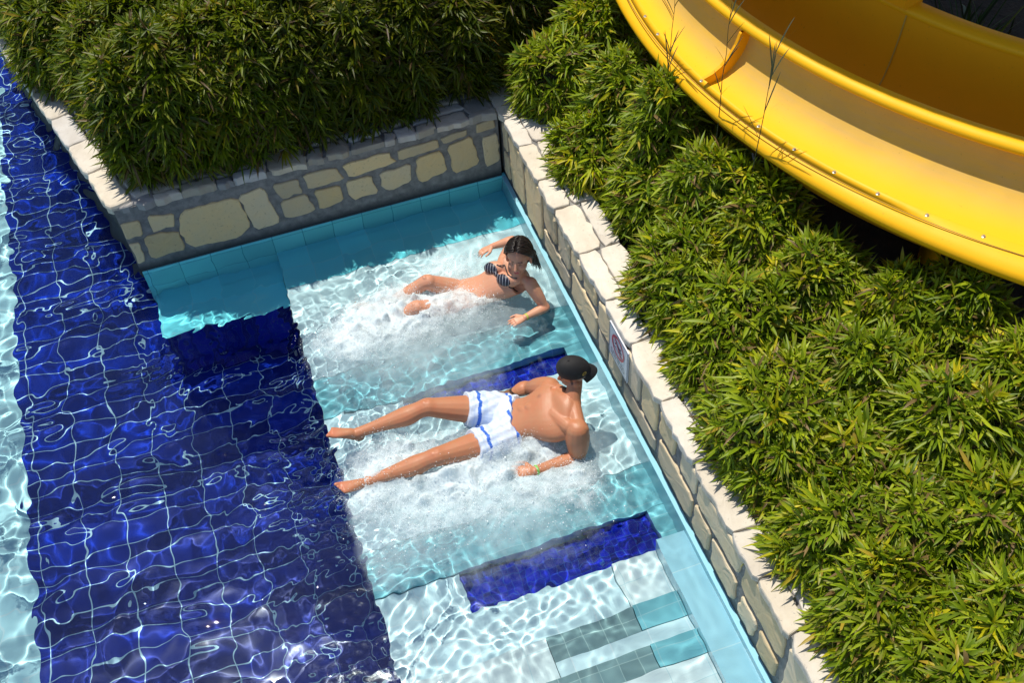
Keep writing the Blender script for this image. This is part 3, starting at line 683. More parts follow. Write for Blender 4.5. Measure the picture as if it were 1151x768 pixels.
for cx_, cy2, cz_, r_ in ((-.9, 2.3, 4.7, .75), (-1.5, 2.2, 4.6, .55), (-.3, 2.3, 4.6, .6), (-.8, 1.85, 4.5, .5), (-.9, 2.9, 4.7, .5), (.1, 2.0, 4.5, .45)):
    d = rs.normal(0, 1, (420, 3)); d /= np.linalg.norm(d, axis=1)[:, None]; p_ = np.array([cx_, cy2, cz_])+d*r_*rs.uniform(.5, 1.05, (420, 1))*np.array([1, 1, .7])
    vv, ff, cc = tufts(p_, d, rs, nl=10, L=.15, Wd=.035, bright=.8); Vs.append(vv); Fs.append(ff+o_); Cs.append(cc); o_ += len(vv)
keep(mesh_obj('crown', np.concatenate(Vs), np.concatenate(Fs), m_leaf, cols=np.concatenate(Cs), smooth=True), tr_)

# ------------------------------------------------------------------ people
def U(v): v = np.array(v, float); return v/(np.linalg.norm(v)+1e-12)
def uvsphere(c, ax, n=20, m=12):
    """ellipsoid: ax = three vectors (already scaled)"""
    V, F = [], []; ax = [np.array(a, float) for a in ax]; c = np.array(c, float)
    for i in range(1, m):
        th = PI*i/m
        for k in range(n):
            p_ = 2*PI*k/n; V.append(c+ax[0]*math.sin(th)*math.cos(p_)+ax[1]*math.sin(th)*math.sin(p_)+ax[2]*math.cos(th))
    V.append(c+ax[2]); V.append(c-ax[2])
    for i in range(m-2):
        for k in range(n): F.append((i*n+k, (i+1)*n+k, (i+1)*n+(k+1) % n, i*n+(k+1) % n))
    a = len(V)-2
    for k in range(n): F.append((a, k, (k+1) % n)); F.append((a+1, (m-2)*n+(k+1) % n, (m-2)*n+k))
    return V, F
def capsule(a, b, ra, rb, n=14):
    a = np.array(a, float); b = np.array(b, float); L = np.linalg.norm(b-a); d = (b-a)/(L+1e-9)
    ref = np.array([0, 0, 1.]) if abs(d[2]) < .9 else np.array([1., 0, 0]); s = U(np.cross(d, ref)); q = np.cross(d, s)
    rows = []; K = 5
    for i in range(1, K+1): t_ = PI/2*i/K; rows.append((a-d*ra*math.cos(t_), ra*math.sin(t_)))
    for i in range(K, 0, -1): t_ = PI/2*i/K; rows.append((b+d*rb*math.cos(t_), rb*math.sin(t_)))
    V, F = [], []
    for c, r in rows:
        for k in range(n): V.append(c+(s*math.cos(2*PI*k/n)+q*math.sin(2*PI*k/n))*r)
    for i in range(len(rows)-1):
        for k in range(n): F.append((i*n+k, i*n+(k+1) % n, (i+1)*n+(k+1) % n, (i+1)*n+k))
    V.append(a-d*ra); V.append(b+d*rb); z = len(V)-2
    for k in range(n): F.append((z, (k+1) % n, k)); F.append((z+1, (len(rows)-1)*n+k, (len(rows)-1)*n+(k+1) % n))
    return V, F
def spline(P, n):
    """Catmull-Rom through rows of numbers"""
    P = np.array(P, float); Q = np.vstack([2*P[0]-P[1], P, 2*P[-1]-P[-2]]); out = []
    m = len(P)-1
    for i in range(m):
        p0, p1, p2, p3 = Q[i:i+4]
        for t_ in np.linspace(0, 1, n, endpoint=False):
            out.append(.5*((2*p1)+(-p0+p2)*t_+(2*p0-5*p1+4*p2-p3)*t_**2+(-p0+3*p1-3*p2+p3)*t_**3))
    out.append(P[-1]); return np.array(out)
def loftb(sec, lat, n=28, steps=5, pw=2.2):
    """sec rows: x y z halfwidth halfdepth ; lat = lateral direction (or one per row)"""
    lat = np.array(lat, float); lat = np.tile(lat, (len(sec), 1)) if lat.ndim == 1 else lat
    R_ = spline(np.hstack([np.array(sec, float), lat]), steps); V, F = [], []
    for i, r in enumerate(R_):
        c = r[:3]; d = U(R_[min(i+1, len(R_)-1)][:3]-R_[max(i-1, 0)][:3]); s = r[5:8]-d*np.dot(r[5:8], d); s = U(s); q = np.cross(d, s)
        for k in range(n):
            t_ = 2*PI*k/n; cx = math.copysign(abs(math.cos(t_))**(2/pw), math.cos(t_)); cy_ = math.copysign(abs(math.sin(t_))**(2/pw), math.sin(t_))
            V.append(c+s*r[3]*cx+q*r[4]*cy_)
    m = len(R_)
    for i in range(m-1):
        for k in range(n): F.append((i*n+k, i*n+(k+1) % n, (i+1)*n+(k+1) % n, (i+1)*n+k))
    V.append(R_[0][:3]); V.append(R_[-1][:3])
    for k in range(n): F.append((m*n, (k+1) % n, k)); F.append((m*n+1, (m-1)*n+k, (m-1)*n+(k+1) % n))
    return V, F
def limb(pts, n=6):   # rows x y z r
    R_ = spline(pts, n); return [capsule(R_[i][:3], R_[i+1][:3], R_[i][3], R_[i+1][3]) for i in range(len(R_)-1)]
def fuse(name, parts, voxel, mat, root, colf=None, smooth=4, sm=.5):
    v, f = join(parts); me = bpy.data.meshes.new('tmp'); me.from_pydata([tuple(p) for p in v], [], f); me.update()
    o = bpy.data.objects.new('tmp', me); col.objects.link(o)
    r = o.modifiers.new('r', 'REMESH'); r.mode = 'VOXEL'; r.voxel_size = voxel; r.adaptivity = 0
    s = o.modifiers.new('s', 'SMOOTH'); s.factor = sm; s.iterations = smooth
    dg = bpy.context.evaluated_depsgraph_get(); dg.update(); ev = o.evaluated_get(dg); m2 = ev.to_mesh()
    nv = len(m2.vertices); co = np.empty(nv*3, dtype=np.float32); m2.vertices.foreach_get('co', co); co = co.reshape(-1, 3)
    npoly = len(m2.polygons); li = np.empty(len(m2.loops), dtype=np.int32); m2.loops.foreach_get('vertex_index', li)
    F = li.reshape(-1, 4) if len(li) == npoly*4 else [tuple(p.vertices) for p in m2.polygons]
    ev.to_mesh_clear(); bpy.data.objects.remove(o); bpy.data.meshes.remove(me)
    cols = colf(co) if colf else None
    return keep(mesh_obj(name, co, F, mat, smooth=True, cols=cols), root)
def hand(wrist, d, pn, side, s=1.0, curl=.35, spread=.10):
    """d: pointing direction, pn: back-of-hand normal, side: direction of the thumb"""
    w_ = np.array(wrist, float); d = U(d); pn = U(np.array(pn)-d*np.dot(pn, d)); sd_ = U(np.array(side)-d*np.dot(side, d)-pn*np.dot(side, pn)); P_ = []
    P_.append(loftb([(*(w_-d*.02*s), .026*s, .019*s), (*(w_+d*.025*s), .032*s, .017*s), (*(w_+d*.065*s), .040*s, .015*s), (*(w_+d*.092*s), .038*s, .012*s)], sd_, 18, 4))
    for k, (off, ln, rr) in enumerate(((.030, .072, .0088), (.010, .080, .009), (-.010, .075, .0086), (-.029, .060, .0078))):
        b = w_+d*(.085-.004*abs(k-1))*s+sd_*off*s; dd = U(d+sd_*(off/.03)*spread); cur = 0; q = b
        for j, fr in enumerate((.45, .31, .24)):
            cur += curl*(.6+.5*j); dj = U(dd*math.cos(cur)-pn*math.sin(cur)); q2 = q+dj*ln*fr*s; P_.append(capsule(q, q2, rr*s*(1-.08*j), rr*s*(.94-.08*j), 10)); q = q2
    b = w_+d*.022*s+sd_*.024*s; d1 = U(d*.75+sd_*.75-pn*.15); q1 = b+d1*.042*s; d2 = U(d+sd_*.25-pn*.25); q2 = q1+d2*.03*s; q3 = q2+U(d-pn*.3)*.024*s
    P_ += [capsule(b, q1, .014*s, .0115*s, 10), capsule(q1, q2, .0112*s, .010*s, 10), capsule(q2, q3, .0098*s, .0088*s, 10)]
    return P_
def foot(ankle, toe, up, inner, s=1.0):
    a = np.array(ankle, float); t_ = np.array(toe, float); d = U(t_-a); up = U(np.array(up)-d*np.dot(up, d)); inn = U(np.array(inner)-d*np.dot(inner, d)-up*np.dot(inner, up)); P_ = []
    L = np.linalg.norm(t_-a); h = a-up*.035*s
    P_.append(loftb([(*(a-d*.055*s-up*.035*s), .022*s, .026*s), (*(a-d*.03*s-up*.03*s), .032*s, .036*s), (*(a+d*.03*s-up*.02*s), .033*s, .040*s), (*(a+d*.09*s-up*.032*s), .038*s, .028*s), (*(a+d*.14*s-up*.044*s), .045*s, .018*s), (*(a+d*.165*s-up*.048*s), .043*s, .013*s)], inn, 20, 4))
    for k, (off, ln, r) in enumerate(((.032, .036, .0135), (.012, .034, .0095), (-.004, .030, .009), (-.019, .026, .0085), (-.033, .021, .008))):
        b = a+d*(.158-.006*k)*s-up*.049*s+inn*off*s; P_.append(capsule(b, b+d*ln*s-up*.004*s, r*s, r*s*.9, 10))
    return P_
def head_parts(c, fw, up, s=1.0, female=False):
    """skull centre c, facing fw, crown direction up"""
    c = np.array(c, float); fw = U(fw); up = U(np.array(up)-fw*np.dot(up, fw)); rt = np.cross(fw, up); P_ = []
    pt = lambda f_, r_, u_: c+(fw*f_+rt*r_+up*u_)*s
    A = lambda a, b, cc: (fw*a*s, rt*b*s, up*cc*s)
    P_.append(uvsphere(pt(-.012, 0, .025), A(.092, .073, .085)))
    P_.append(uvsphere(pt(.022, 0, -.028), A(.062, .060, .078)))
    jw = .046 if female else .054
    P_.append(uvsphere(pt(.030, 0, -.070), A(.046, jw, .036)))
    P_.append(uvsphere(pt(.062, 0, -.094), A(.020, .020, .016)))       # chin
    for sg in (-1, 1):
        P_.append(uvsphere(pt(.052, sg*.036, -.028), A(.028, .022, .022), 14, 8))    # cheek
        P_.append(uvsphere(pt(.074, sg*.030, .022), A(.008, .020, .005), 12, 8))     # brow
        P_.append(uvsphere(pt(-.006, sg*(.076 if female else .084), -.020), (U(fw*.9+rt*sg*.45)*.022*s, (rt*sg*.9-fw*.45)*(.011 if female else .017)*s, up*.034*s), 14, 10))  # ear
        P_.append(uvsphere(pt(.086, sg*.011, -.037), A(.009, .008, .007), 10, 8))    # nostril
    P_.append(capsule(pt(.080, 0, .010), pt(.100, 0, -.030), .008*s, .0105*s, 12))
    P_.append(capsule(pt(.081, -.018, -.058), pt(.081, .018, -.058), .0065*s, .0065*s, 10))
    P_.append(capsule(pt(.080, -.015, -.069), pt(.080, .015, -.069), .0075*s, .0075*s, 10))
    return P_, pt, (fw, rt, up)
t = NT('skin'); vc = t.n('VertexColor', layer_name='Col').outputs[0]; p = t.geo(); n1 = t.noise(p, 18, 5, .6); n2 = t.noise(p, 140, 3)
c = t.mix(t.ramp(n1, [(.35, (0, 0, 0)), (.70, (.5, .5, .5))]), vc, t.mix(1.0, vc, (1.12, .78, .72), 'MULTIPLY'))
sk_ = t.pbsdf(Base_Color=c, Roughness=.46, Normal=t.bump(t.math('ADD', n2, t.math('MULTIPLY', t.noise(p, 30, 4), 2.0)), .16, .004)); sk_.inputs['Subsurface Weight'].default_value = .06; sk_.inputs['Subsurface Radius'].default_value = (.02, .008, .004); sk_.inputs['Subsurface Scale'].default_value = .5
m_skin = t.done(sk_)
def cloth_mat(name, rough=.8):
    t = NT(name); vc = t.n('VertexColor', layer_name='Col').outputs[0]; n1 = t.noise(t.geo(), 30, 5, .6)
    return t.done(t.pbsdf(Base_Color=vc, Roughness=rough, Normal=t.bump(n1, .5, .01)))
m_cloth = cloth_mat('wet_cloth', .55)
def plain(name, colr, rough=.6, bsc=60, bs=.3):
    t = NT(name); n1 = t.noise(t.geo(), bsc, 4, .6); return t.done(t.pbsdf(Base_Color=t.mix(t.math('MULTIPLY', n1, .5), colr, tuple(k*.5 for k in colr)), Roughness=rough, Normal=t.bump(n1, bs, .004)))
def near(co, p, r): return np.exp(-(np.linalg.norm(co-np.array(p), axis=1)/r)**2)[:, None]
def lerp(c, t_, tgt): return c*(1-t_)+np.array(tgt)*t_

# ---- the man
J = lambda x, y, z: np.array(W(x, y, z))
man = thing('person', 'man in a backwards black cap and white swim shorts lying on the bubbling pool bed', 'person', (-.86, -2.42, -.2))
hd = J(644, 419, .395); nk = J(644, 447, .275); shF = J(618, 436, .19); shN = J(649, 484, .21)
elN = J(650, 516, -.05); wrN = J(601, 530, .01); elF = J(593, 436, .0); wrF = J(571, 445, -.06)
hipF = J(566, 462, -.02); hipN = J(573, 492, -.02); kF = J(480, 458, .15); aF = J(402, 487, .03); kN = J(490, 514, .13); aN = J(413, 542, .02)
pel = (hipF+hipN)/2; lat = U(hipN-hipF); latS = U(shN-shF)
mid = (shF+shN)/2
Pm = []; hf0 = np.array([-.95, .2, 0])
sp_ = [(*(pel-U(mid-pel)*.05), .14, .10), (*pel, .18, .12), (*(pel+(mid-pel)*.25), .158, .100), (*(pel+(mid-pel)*.45), .160, .100), (*(pel+(mid-pel)*.72), .208, .112), (*(pel+(mid-pel)*.95), .215, .090), (*(mid+(nk-mid)*.5), .13, .085), (*nk, .060, .060)]
lats = [lat, lat, lat*.7+latS*.3, lat*.4+latS*.6, latS, latS, latS, latS]
Pm.append(loftb(sp_, np.array(lats), 32, 5, 2.4))
axm = U(mid-pel); fr = U(np.cross(axm, latS)); fr = fr if fr[2] > 0 else -fr
for sg, sh in ((-1, shF), (1, shN)):
    Pm.append(capsule(mid+latS*sg*.05-axm*.075+fr*.030, sh-latS*sg*.035-axm*.03+fr*.030, .068, .054)); Pm.append(capsule(mid+latS*sg*.10-axm*.12+fr*.02, sh-latS*sg*.03-axm*.05, .075, .055))
    Pm.append(uvsphere(sh-latS*sg*.02, (axm*.084, latS*.070, fr*.080)))
    Pm.append(capsule(nk+fr*-.01-axm*.02, sh+axm*.02-latS*sg*.02, .056, .050))                                 # trapezius
for k in range(3):
    for sg in (-1, 1): Pm.append(uvsphere(pel+(mid-pel)*(.30+.14*k)+latS*sg*.032+fr*(.088+.007*k), (axm*.032, latS*.032, fr*.006)))
Pm += limb([(*(nk-U(hd-nk)*.04), .058), (*nk, .054), (*(nk+(hd-nk)*.5-hf0*.012), .052), (*(hd-U(hd-nk)*.03-hf0*.015), .050)], 3)
def arm(sh, el, wr, s=1.0, bulge=1.0):
    q = []; v = el-sh; u = wr-el
    return limb([(*sh, .060*s), (*(sh+v*.25), .058*s*bulge), (*(sh+v*.55), .052*s*bulge), (*(sh+v*.85), .041*s), (*el, .040*s), (*(el+u*.22), .045*s*bulge), (*(el+u*.6), .036*s), (*wr, .027*s)], 3)
Pm += arm(shN, elN, wrN, 1.30, 1.10); Pm += arm(shF, elF, wrF, 1.22, 1.10)
Pm += hand(wrN, J(556, 531, .01)-wrN, (0, -.25, 1), (0, .9, .3), 1.15, .28)
Pm += hand(wrF, J(552, 450, -.10)-wrF, (0, .3, 1), (0, -.9, .2), 1.05, .25)
def leg(hip, kn, an, s=1.0, m_=1.0):
    v = kn-hip; u = an-kn; bk = np.array([0, 0, -1.])
    P_ = limb([(*hip, .098*s), (*(hip+v*.25), .090*s*m_), (*(hip+v*.6), .074*s*m_), (*(hip+v*.9), .060*s), (*kn, .057*s), (*(kn+u*.12), .052*s), (*(kn+u*.30+bk*.012), .057*s*m_), (*(kn+u*.55+bk*.006), .047*s), (*(kn+u*.85), .034*s), (*an, .034*s)], 3)
    P_.append(uvsphere(kn+np.array([0, 0, .026*s]), (U(v)*.036*s, U(np.cross(v, bk))*.030*s, np.array([0, 0, .03*s])))); return P_
Pm += leg(hipF+(0, 0, 0), kF, aF, 1.16, 1.06); Pm += leg(hipN, kN, aN, 1.16, 1.06)
Pm += foot(aF, aF+np.array([-.13, .02, .10]), (.55, 0, .8), (0, -1, 0), 1.05); Pm += foot(aN, aN+np.array([-.13, -.02, .09]), (.55, 0, .8), (0, 1, 0), 1.05)
fwm = U((-.90, .20, -.20)); upm = U((.0, -.10, 1.0))
hp, hpt, (hf, hr, hu) = head_parts(hd, fwm, upm, 1.06)
Pm += hp
def man_cols(co):
    c = np.tile(np.array([.46, .205, .105]), (len(co), 1))
    c = lerp(c, .5*near(co, hd, .13), (.42, .16, .08)); c = lerp(c, .5*near(co, hpt(-.006, 1*.076, -.014), .02)+.5*near(co, hpt(-.006, -.076, -.014), .02), (.55, .20, .13))
    for e in (elN, kF, kN): c = lerp(c, .35*near(co, e, .06), (.42, .14, .08))
    for e in (aF+np.array([-.17, 0, .1]), aN+np.array([-.17, 0, .1]), J(556, 531, .01)): c = lerp(c, .5*near(co, e, .07), (.60, .20, .13))
    for sg in (-1, 1): c = lerp(c, np.clip(1.6*near(co, mid+latS*sg*.10-axm*.075+fr*.122, .016), 0, .8), (.20, .07, .05))
    q = (co-hd)/1.06; f_, r_, u_ = q@hf, q@hr, q@hu
    beard = np.clip((-.028-u_)/.02, 0, 1)*np.clip((f_+.005)/.02, 0, 1)*np.clip((u_+.125)/.02, 0, 1)*(np.abs(r_) < .09)*np.clip((.115-np.linalg.norm(q-hu*-.05+hf*-.0, axis=1))/.02, 0, 1)
    side_ = (np.abs(f_-.012) < .016)*(u_ > -.05)*(u_ < .04)*(f_ > .012)*(np.abs(r_) > .05)*(np.abs(r_) < .082)*(np.linalg.norm(q, axis=1) < .105)
    c = lerp(c, (np.clip(beard, 0, 1)*.82)[:, None], (.035, .022, .018)); c = lerp(c, (side_*.8)[:, None], (.035, .022, .018))
    for sg in (-1, 1):
        c = lerp(c, np.clip(1.5*near(co, hpt(.078, sg*.030, .020), .010), 0, .85), (.03, .02, .015))
        c = lerp(c, np.clip(1.5*near(co, hpt(.076, sg*.029, .002), .009), 0, .8), (.10, .05, .04))
    return c
fuse('body', Pm, .0048, m_skin, man, man_cols, 7)
# swim shorts
v1 = kF-hipF; v2 = kN-hipN; Ps = []
Ps.append(loftb([(*(pel-axm*.09), .12, .08), (*pel, .206, .142), (*(pel+(mid-pel)*.16), .196, .130), (*(pel+(mid-pel)*.24), .180, .120)], lat, 32, 4, 2.4))
for h_, v_ in ((hipF, v1), (hipN, v2)):
    sd3 = U(np.cross(v_, (0, 0, 1)))
    Ps.append(loftb([(*(h_-v_*.06), .116, .116), (*(h_+v_*.15), .130, .128), (*(h_+v_*.34), .126, .118), (*(h_+v_*.50), .122, .110)], sd3, 26, 4, 2.3))
def shorts_cols(co):
    c = np.tile(np.array([.60, .69, .84]), (len(co), 1))
    for h_, v_ in ((hipF, v1), (hipN, v2)):
        L = np.linalg.norm(v_); s_ = (co-h_)@U(v_); oth = (co-(hipN if h_ is hipF else hipF)); dd = np.linalg.norm(np.cross(co-h_, U(v_)), axis=1); do = np.linalg.norm(np.cross(oth, U(v2 if h_ is hipF else v1)), axis=1)
        own = (dd < do)
        s_ = s_+.004*np.sin(co[:, 1]*70)
        b1 = (s_ > L*.50-.082)*(s_ < L*.50-.058)*own; b2 = (np.abs(s_-(-.005)) < .010)*own; b3 = (np.abs(s_-(L*.5-.035)) < .006)*own; b4 = (s_ > L*.5-.125)*(s_ < L*.5-.095)*own
        c = lerp(c, (b4*.35)[:, None], (.35, .50, .80)); c = lerp(c, (b3*.4)[:, None], (.35, .50, .80))
        c = lerp(c, ((b1+b2 > 0)*1.0)[:, None], (.03, .14, .62))
    return c
RSh = fuse('shorts', Ps, .005, m_cloth, man, shorts_cols, 3)
# wrinkles in the cloth
me = RSh.data; co = np.empty(len(me.vertices)*3, dtype=np.float32); me.vertices.foreach_get('co', co); co = co.reshape(-1, 3)
no = np.empty_like(co).ravel(); me.vertices.foreach_get('normal', no); no = no.reshape(-1, 3)
wv = .0035*np.sin(co[:, 0]*90+co[:, 1]*35+2*np.sin(co[:, 1]*22))+.003*np.sin(co[:, 1]*110-co[:, 0]*30)
me.vertices.foreach_set('co', (co+no*wv[:, None]).ravel()); me.update()
# wristband
def ring_band(c, ax, r, w_, h=.002, n=24):
    ax = U(ax); s = U(np.cross(ax, (0, 0, 1))); q = np.cross(ax, s); V, F = [], []
    for k in range(n):
        d = s*math.cos(2*PI*k/n)+q*math.sin(2*PI*k/n)
        for (a_, b_) in ((-w_/2, 0), (-w_/2, h), (w_/2, h), (w_/2, 0)): V.append(c+d*(r+b_)+ax*a_)
    for k in range(n):
        j = (k+1) % n
        for m_ in range(4): F.append((k*4+m_, k*4+(m_+1) % 4, j*4+(m_+1) % 4, j*4+m_))
    return V, F
m_band = plain('green_band', (.25, .62, .12), .5)
uN = U(wrN-elN); v, f = ring_band(wrN-uN*.012, uN, .0365, .016); keep(mesh_obj('wristband', v, f, m_band, smooth=True), man)
# backwards cap
m_cap2 = plain('black_cotton', (.010, .010, .012), .75, 220, .5)
cf = U(-hf*1.0+hr*.0-hu*.18)            # brim points backwards
cu = U(hu+hf*.10); cr = np.cross(cf, cu); cc0 = hd-hf*.012*1.06+hu*.047*1.06
V, F = [], []; n_, m_ = 36, 12
for i in range(m_+1):
    th = (PI/2*.98)*i/m_
    for k in range(n_):
        a = 2*PI*k/n_; seam = 1-.010*math.exp(-((((a+PI/6) % (PI/3))-PI/6)/.05)**2)
        V.append(cc0+(cf*math.cos(a)*.112+cr*math.sin(a)*.088)*math.sin(th)**.92*seam+cu*(.111*math.cos(th)-.004)*seam)
V += [V[m_*n_+k]-cu*.014 for k in range(n_)]; V += [V[(m_+1)*n_+k]*.97+cc0*.03 for k in range(n_)]
F = [(i*n_+k, (i+1)*n_+k, (i+1)*n_+(k+1) % n_, i*n_+(k+1) % n_) for i in range(m_+2) for k in range(n_)]
cap = keep(mesh_obj('cap', V, F, m_cap2, smooth=True), man)
V, F = [], []; 
for i in range(9):
    s_ = i/8
    for k in range(15):
        a = (k/14-.5)*2*1.15; r1 = .100+.042*s_*math.cos(a*.95)**.6*1.0
        V.append(cc0+cf*math.cos(a)*r1*1.02+cr*math.sin(a)*(.084+.008*s_)-cu*(.012+.045*s_+.020*abs(a)**2*.8))
Vb = [p_-cu*.004 for p_ in V]; o_ = len(V); V = V+Vb
F = [(i*15+k, i*15+k+1, (i+1)*15+k+1, (i+1)*15+k) for i in range(8) for k in range(14)]; F += [tuple(q+o_ for q in g_[::-1]) for g_ in F]
F += [(8*15+k, 8*15+k+1, o_+8*15+k+1, o_+8*15+k) for k in range(14)]
br_ = keep(mesh_obj('brim', V, F, m_cap2, smooth=True), man); br_.parent = cap; br_.matrix_parent_inverse = Matrix.Identity(4)
v, f = uvsphere(cc0+cu*.108, (cf*.007, cr*.007, cu*.005), 12, 8); bt = mesh_obj('cap_button', v, f, m_cap2, cap, smooth=True)
# round yellow emblem on the lower rear panel
nb_ = U(cf*.55+cr*.62+cu*.25) if np.dot(cr, (0, -1, 0)) > 0 else U(cf*.55-cr*.62+cu*.25)
m_emb = plain('yellow_thread', (.42, .27, .04), .7, 300)
def dome_pt(dv):
    a_ = np.dot(dv, cf)/.112; b_ = np.dot(dv, cr)/.088; c_ = np.dot(dv, cu)/.111; return cc0+dv/math.sqrt(a_*a_+b_*b_+c_*c_)*1.015
V, F = [dome_pt(nb_)], []; t1 = U(np.cross(nb_, cu)); t2 = np.cross(nb_, t1)
for rr in (.10, .17):
    for k in range(16): V.append(dome_pt(U(nb_+(t1*math.cos(k*PI/8)+t2*math.sin(k*PI/8))*rr)))
F = [(1+k, 1+(k+1) % 16, 17+(k+1) % 16, 17+k) for k in range(16)]
F += [(0, 1+k, 1+(k+1) % 16) for k in range(0, 16, 3)]
keep(mesh_obj('emblem', V, F, m_emb), man).parent = cap; bpy.data.objects['emblem'].matrix_parent_inverse = Matrix.Identity(4)

# ---- the woman
wom = thing('person', 'woman with dark wet hair and navy striped bikini leaning back in the foam', 'person', (-.8, -1.16, -.2))
hd2 = J(583, 289, .37); nk2 = J(581, 309, .25); sF = J(567, 293, .17); sN = J(596, 319, .18)
eF = J(577, 270, .07); wF = J(553, 277, .02); eN = J(613, 346, .0); wN = J(590, 357, .01)
h1 = J(517, 329, -.08); h2 = J(521, 349, -.08); k1 = J(480, 317, .14); a1 = J(424, 348, -.14); k2 = J(468, 346, .07); a2 = J(412, 374, -.16)
pel2 = (h1+h2)/2; mid2 = (sF+sN)/2; la = U(h2-h1); las = U(sN-sF); ax2 = U(mid2-pel2); f2 = U(np.cross(ax2, las)); f2 = f2 if f2[2] > 0 else -f2
Pw = [loftb([(*(pel2-ax2*.05), .13, .09), (*pel2, .190, .118), (*(pel2+(mid2-pel2)*.28), .152, .095), (*(pel2+(mid2-pel2)*.48), .132, .088), (*(pel2+(mid2-pel2)*.72), .155, .100), (*(pel2+(mid2-pel2)*.95), .165, .085), (*(mid2+(nk2-mid2)*.5), .098, .062), (*nk2, .052, .052)], np.array([la, la, la, la*.5+las*.5, las, las, las, las]), 30, 5, 2.2)]
for sg, sh in ((-1, sF), (1, sN)):
    Pw.append(uvsphere(mid2+las*sg*.080-ax2*.095+f2*.072, (ax2*.080, las*.076, f2*.068)))
    Pw.append(uvsphere(sh-las*sg*.012, (ax2*.046, las*.044, f2*.046))); Pw.append(capsule(nk2-ax2*.02, sh-las*sg*.012+ax2*.01, .032, .034))
Pw += limb([(*(nk2-U(hd2-nk2)*.03), .047), (*nk2, .044), (*(hd2-U(hd2-nk2)*.05), .044)], 3)
Pw += arm(sF, eF, wF, .88); Pw += arm(sN, eN, wN, .90)
Pw += hand(wF, J(539, 284, .02)-wF, (0, .2, 1), (0, -1, 0), .9, .3); Pw += hand(wN, J(568, 366, .01)-wN, (0, -.2, 1), (-.2, .9, 0), .9, .3)
Pw += leg(h1, k1, a1, 1.04); Pw += leg(h2, k2, a2, 1.02)
Pw += foot(a1, a1+np.array([-.13, .03, .06]), (.5, 0, .8), (0, -1, 0), .9); Pw += foot(a2, a2+np.array([-.13, 0, .06]), (.5, 0, .8), (0, 1, 0), .9)
fw2 = U((-.46, -.72, .02)); up2 = U((.10, .25, .95))
hp2, wpt, (wf, wr_, wu) = head_parts(hd2, fw2, up2, 1.12, True); Pw += hp2
def wom_cols(co):
    c = np.tile(np.array([.60, .315, .20]), (len(co), 1))
    for e in (eN, k1, k2): c = lerp(c, .3*near(co, e, .06), (.60, .24, .15))
    c = lerp(c, .3*near(co, wpt(.07, 0, -.03), .05), (.66, .30, .21))
    c = lerp(c, np.clip(1.6*near(co, wpt(.084, .008, -.063), .010)+1.6*near(co, wpt(.084, -.008, -.063), .010), 0, .9), (.45, .06, .06))
    for sg in (-1, 1):
        c = lerp(c, np.clip(1.7*near(co, wpt(.078, sg*.030, .002), .0095), 0, .9), (.05, .03, .025))
        for q in (.018, .030, .042): c = lerp(c, np.clip(1.4*near(co, wpt(.080-.3*(q-.018), sg*q, .022), .0065), 0, .85), (.04, .022, .015))
    return c
WB = fuse('body', Pw, .0045, m_skin, wom, wom_cols, 3)
# bikini top: two cups, neck straps and a band
t = NT('striped_swim_cloth'); sp = t.n('Mapping', {'Vector': t.geo(), 'Rotation': (0, 0, .5)}); wv_ = t.n('TexWave', {'Vector': sp.outputs[0], 'Scale': 14.0, 'Distortion': 2.0, 'Detail': 1.0})
c = t.ramp(wv_.outputs[0], [(.955, (.008, .010, .028)), (.985, (.50, .52, .58))]); m_bik = t.done(t.pbsdf(Base_Color=c, Roughness=.5))
m_blk = plain('navy_cord', (.010, .011, .02), .5)
Pb = [uvsphere(mid2+las*sg*.080-ax2*.103+f2*.078, (ax2*.070, las*.072, f2*.066)) for sg in (-1, 1)]+[capsule(mid2-las*.05-ax2*.120+f2*.112, mid2+las*.05-ax2*.120+f2*.112, .012, .012)]
sw = fuse('swimsuit', Pb, .004, m_bik, wom, None, 2)
from mathutils.bvhtree import BVHTree
bvh = BVHTree.FromPolygons([v.co for v in WB.data.vertices], [tuple(p.vertices) for p in WB.data.polygons if (WB.data.vertices[p.vertices[0]].co-Vector(hd2)).length > .155])
def strap(a, b, lift=.003, r=.0045):
    pts = []
    for s_ in np.linspace(0, 1, 14):
        q = np.array(a)*(1-s_)+np.array(b)*s_+f2*.03; l_, n_, _, _ = bvh.find_nearest(Vector(q)); pts.append(np.array(l_)+np.array(n_)*lift)
    v, f = tube(pts, r, 6); o_ = mesh_obj('strap', v, f, m_blk, sw, smooth=True); o_.matrix_parent_inverse = Matrix.Identity(4)
for sg in (-1, 1):
    strap(mid2+las*sg*.066-ax2*.045+f2*.13, nk2+las*sg*.05+f2*.06+ax2*.03); strap(mid2+las*sg*.120-ax2*.11+f2*.05, mid2+las*sg*.150-ax2*.12-f2*.06)
Pq = [loftb([(*(pel2-ax2*.05), .115, .085), (*pel2, .171, .112), (*(pel2+(mid2-pel2)*.10), .160, .103)], la, 28, 4, 2.2)]
fuse('swimsuit', Pq, .005, m_blk, wom, None, 2)
v, f = ring_band(wN-U(wN-eN)*.012, U(wN-eN), .0255, .014); keep(mesh_obj('wristband', v, f, plain('lime_band', (.55, .62, .12), .5), smooth=True), wom)
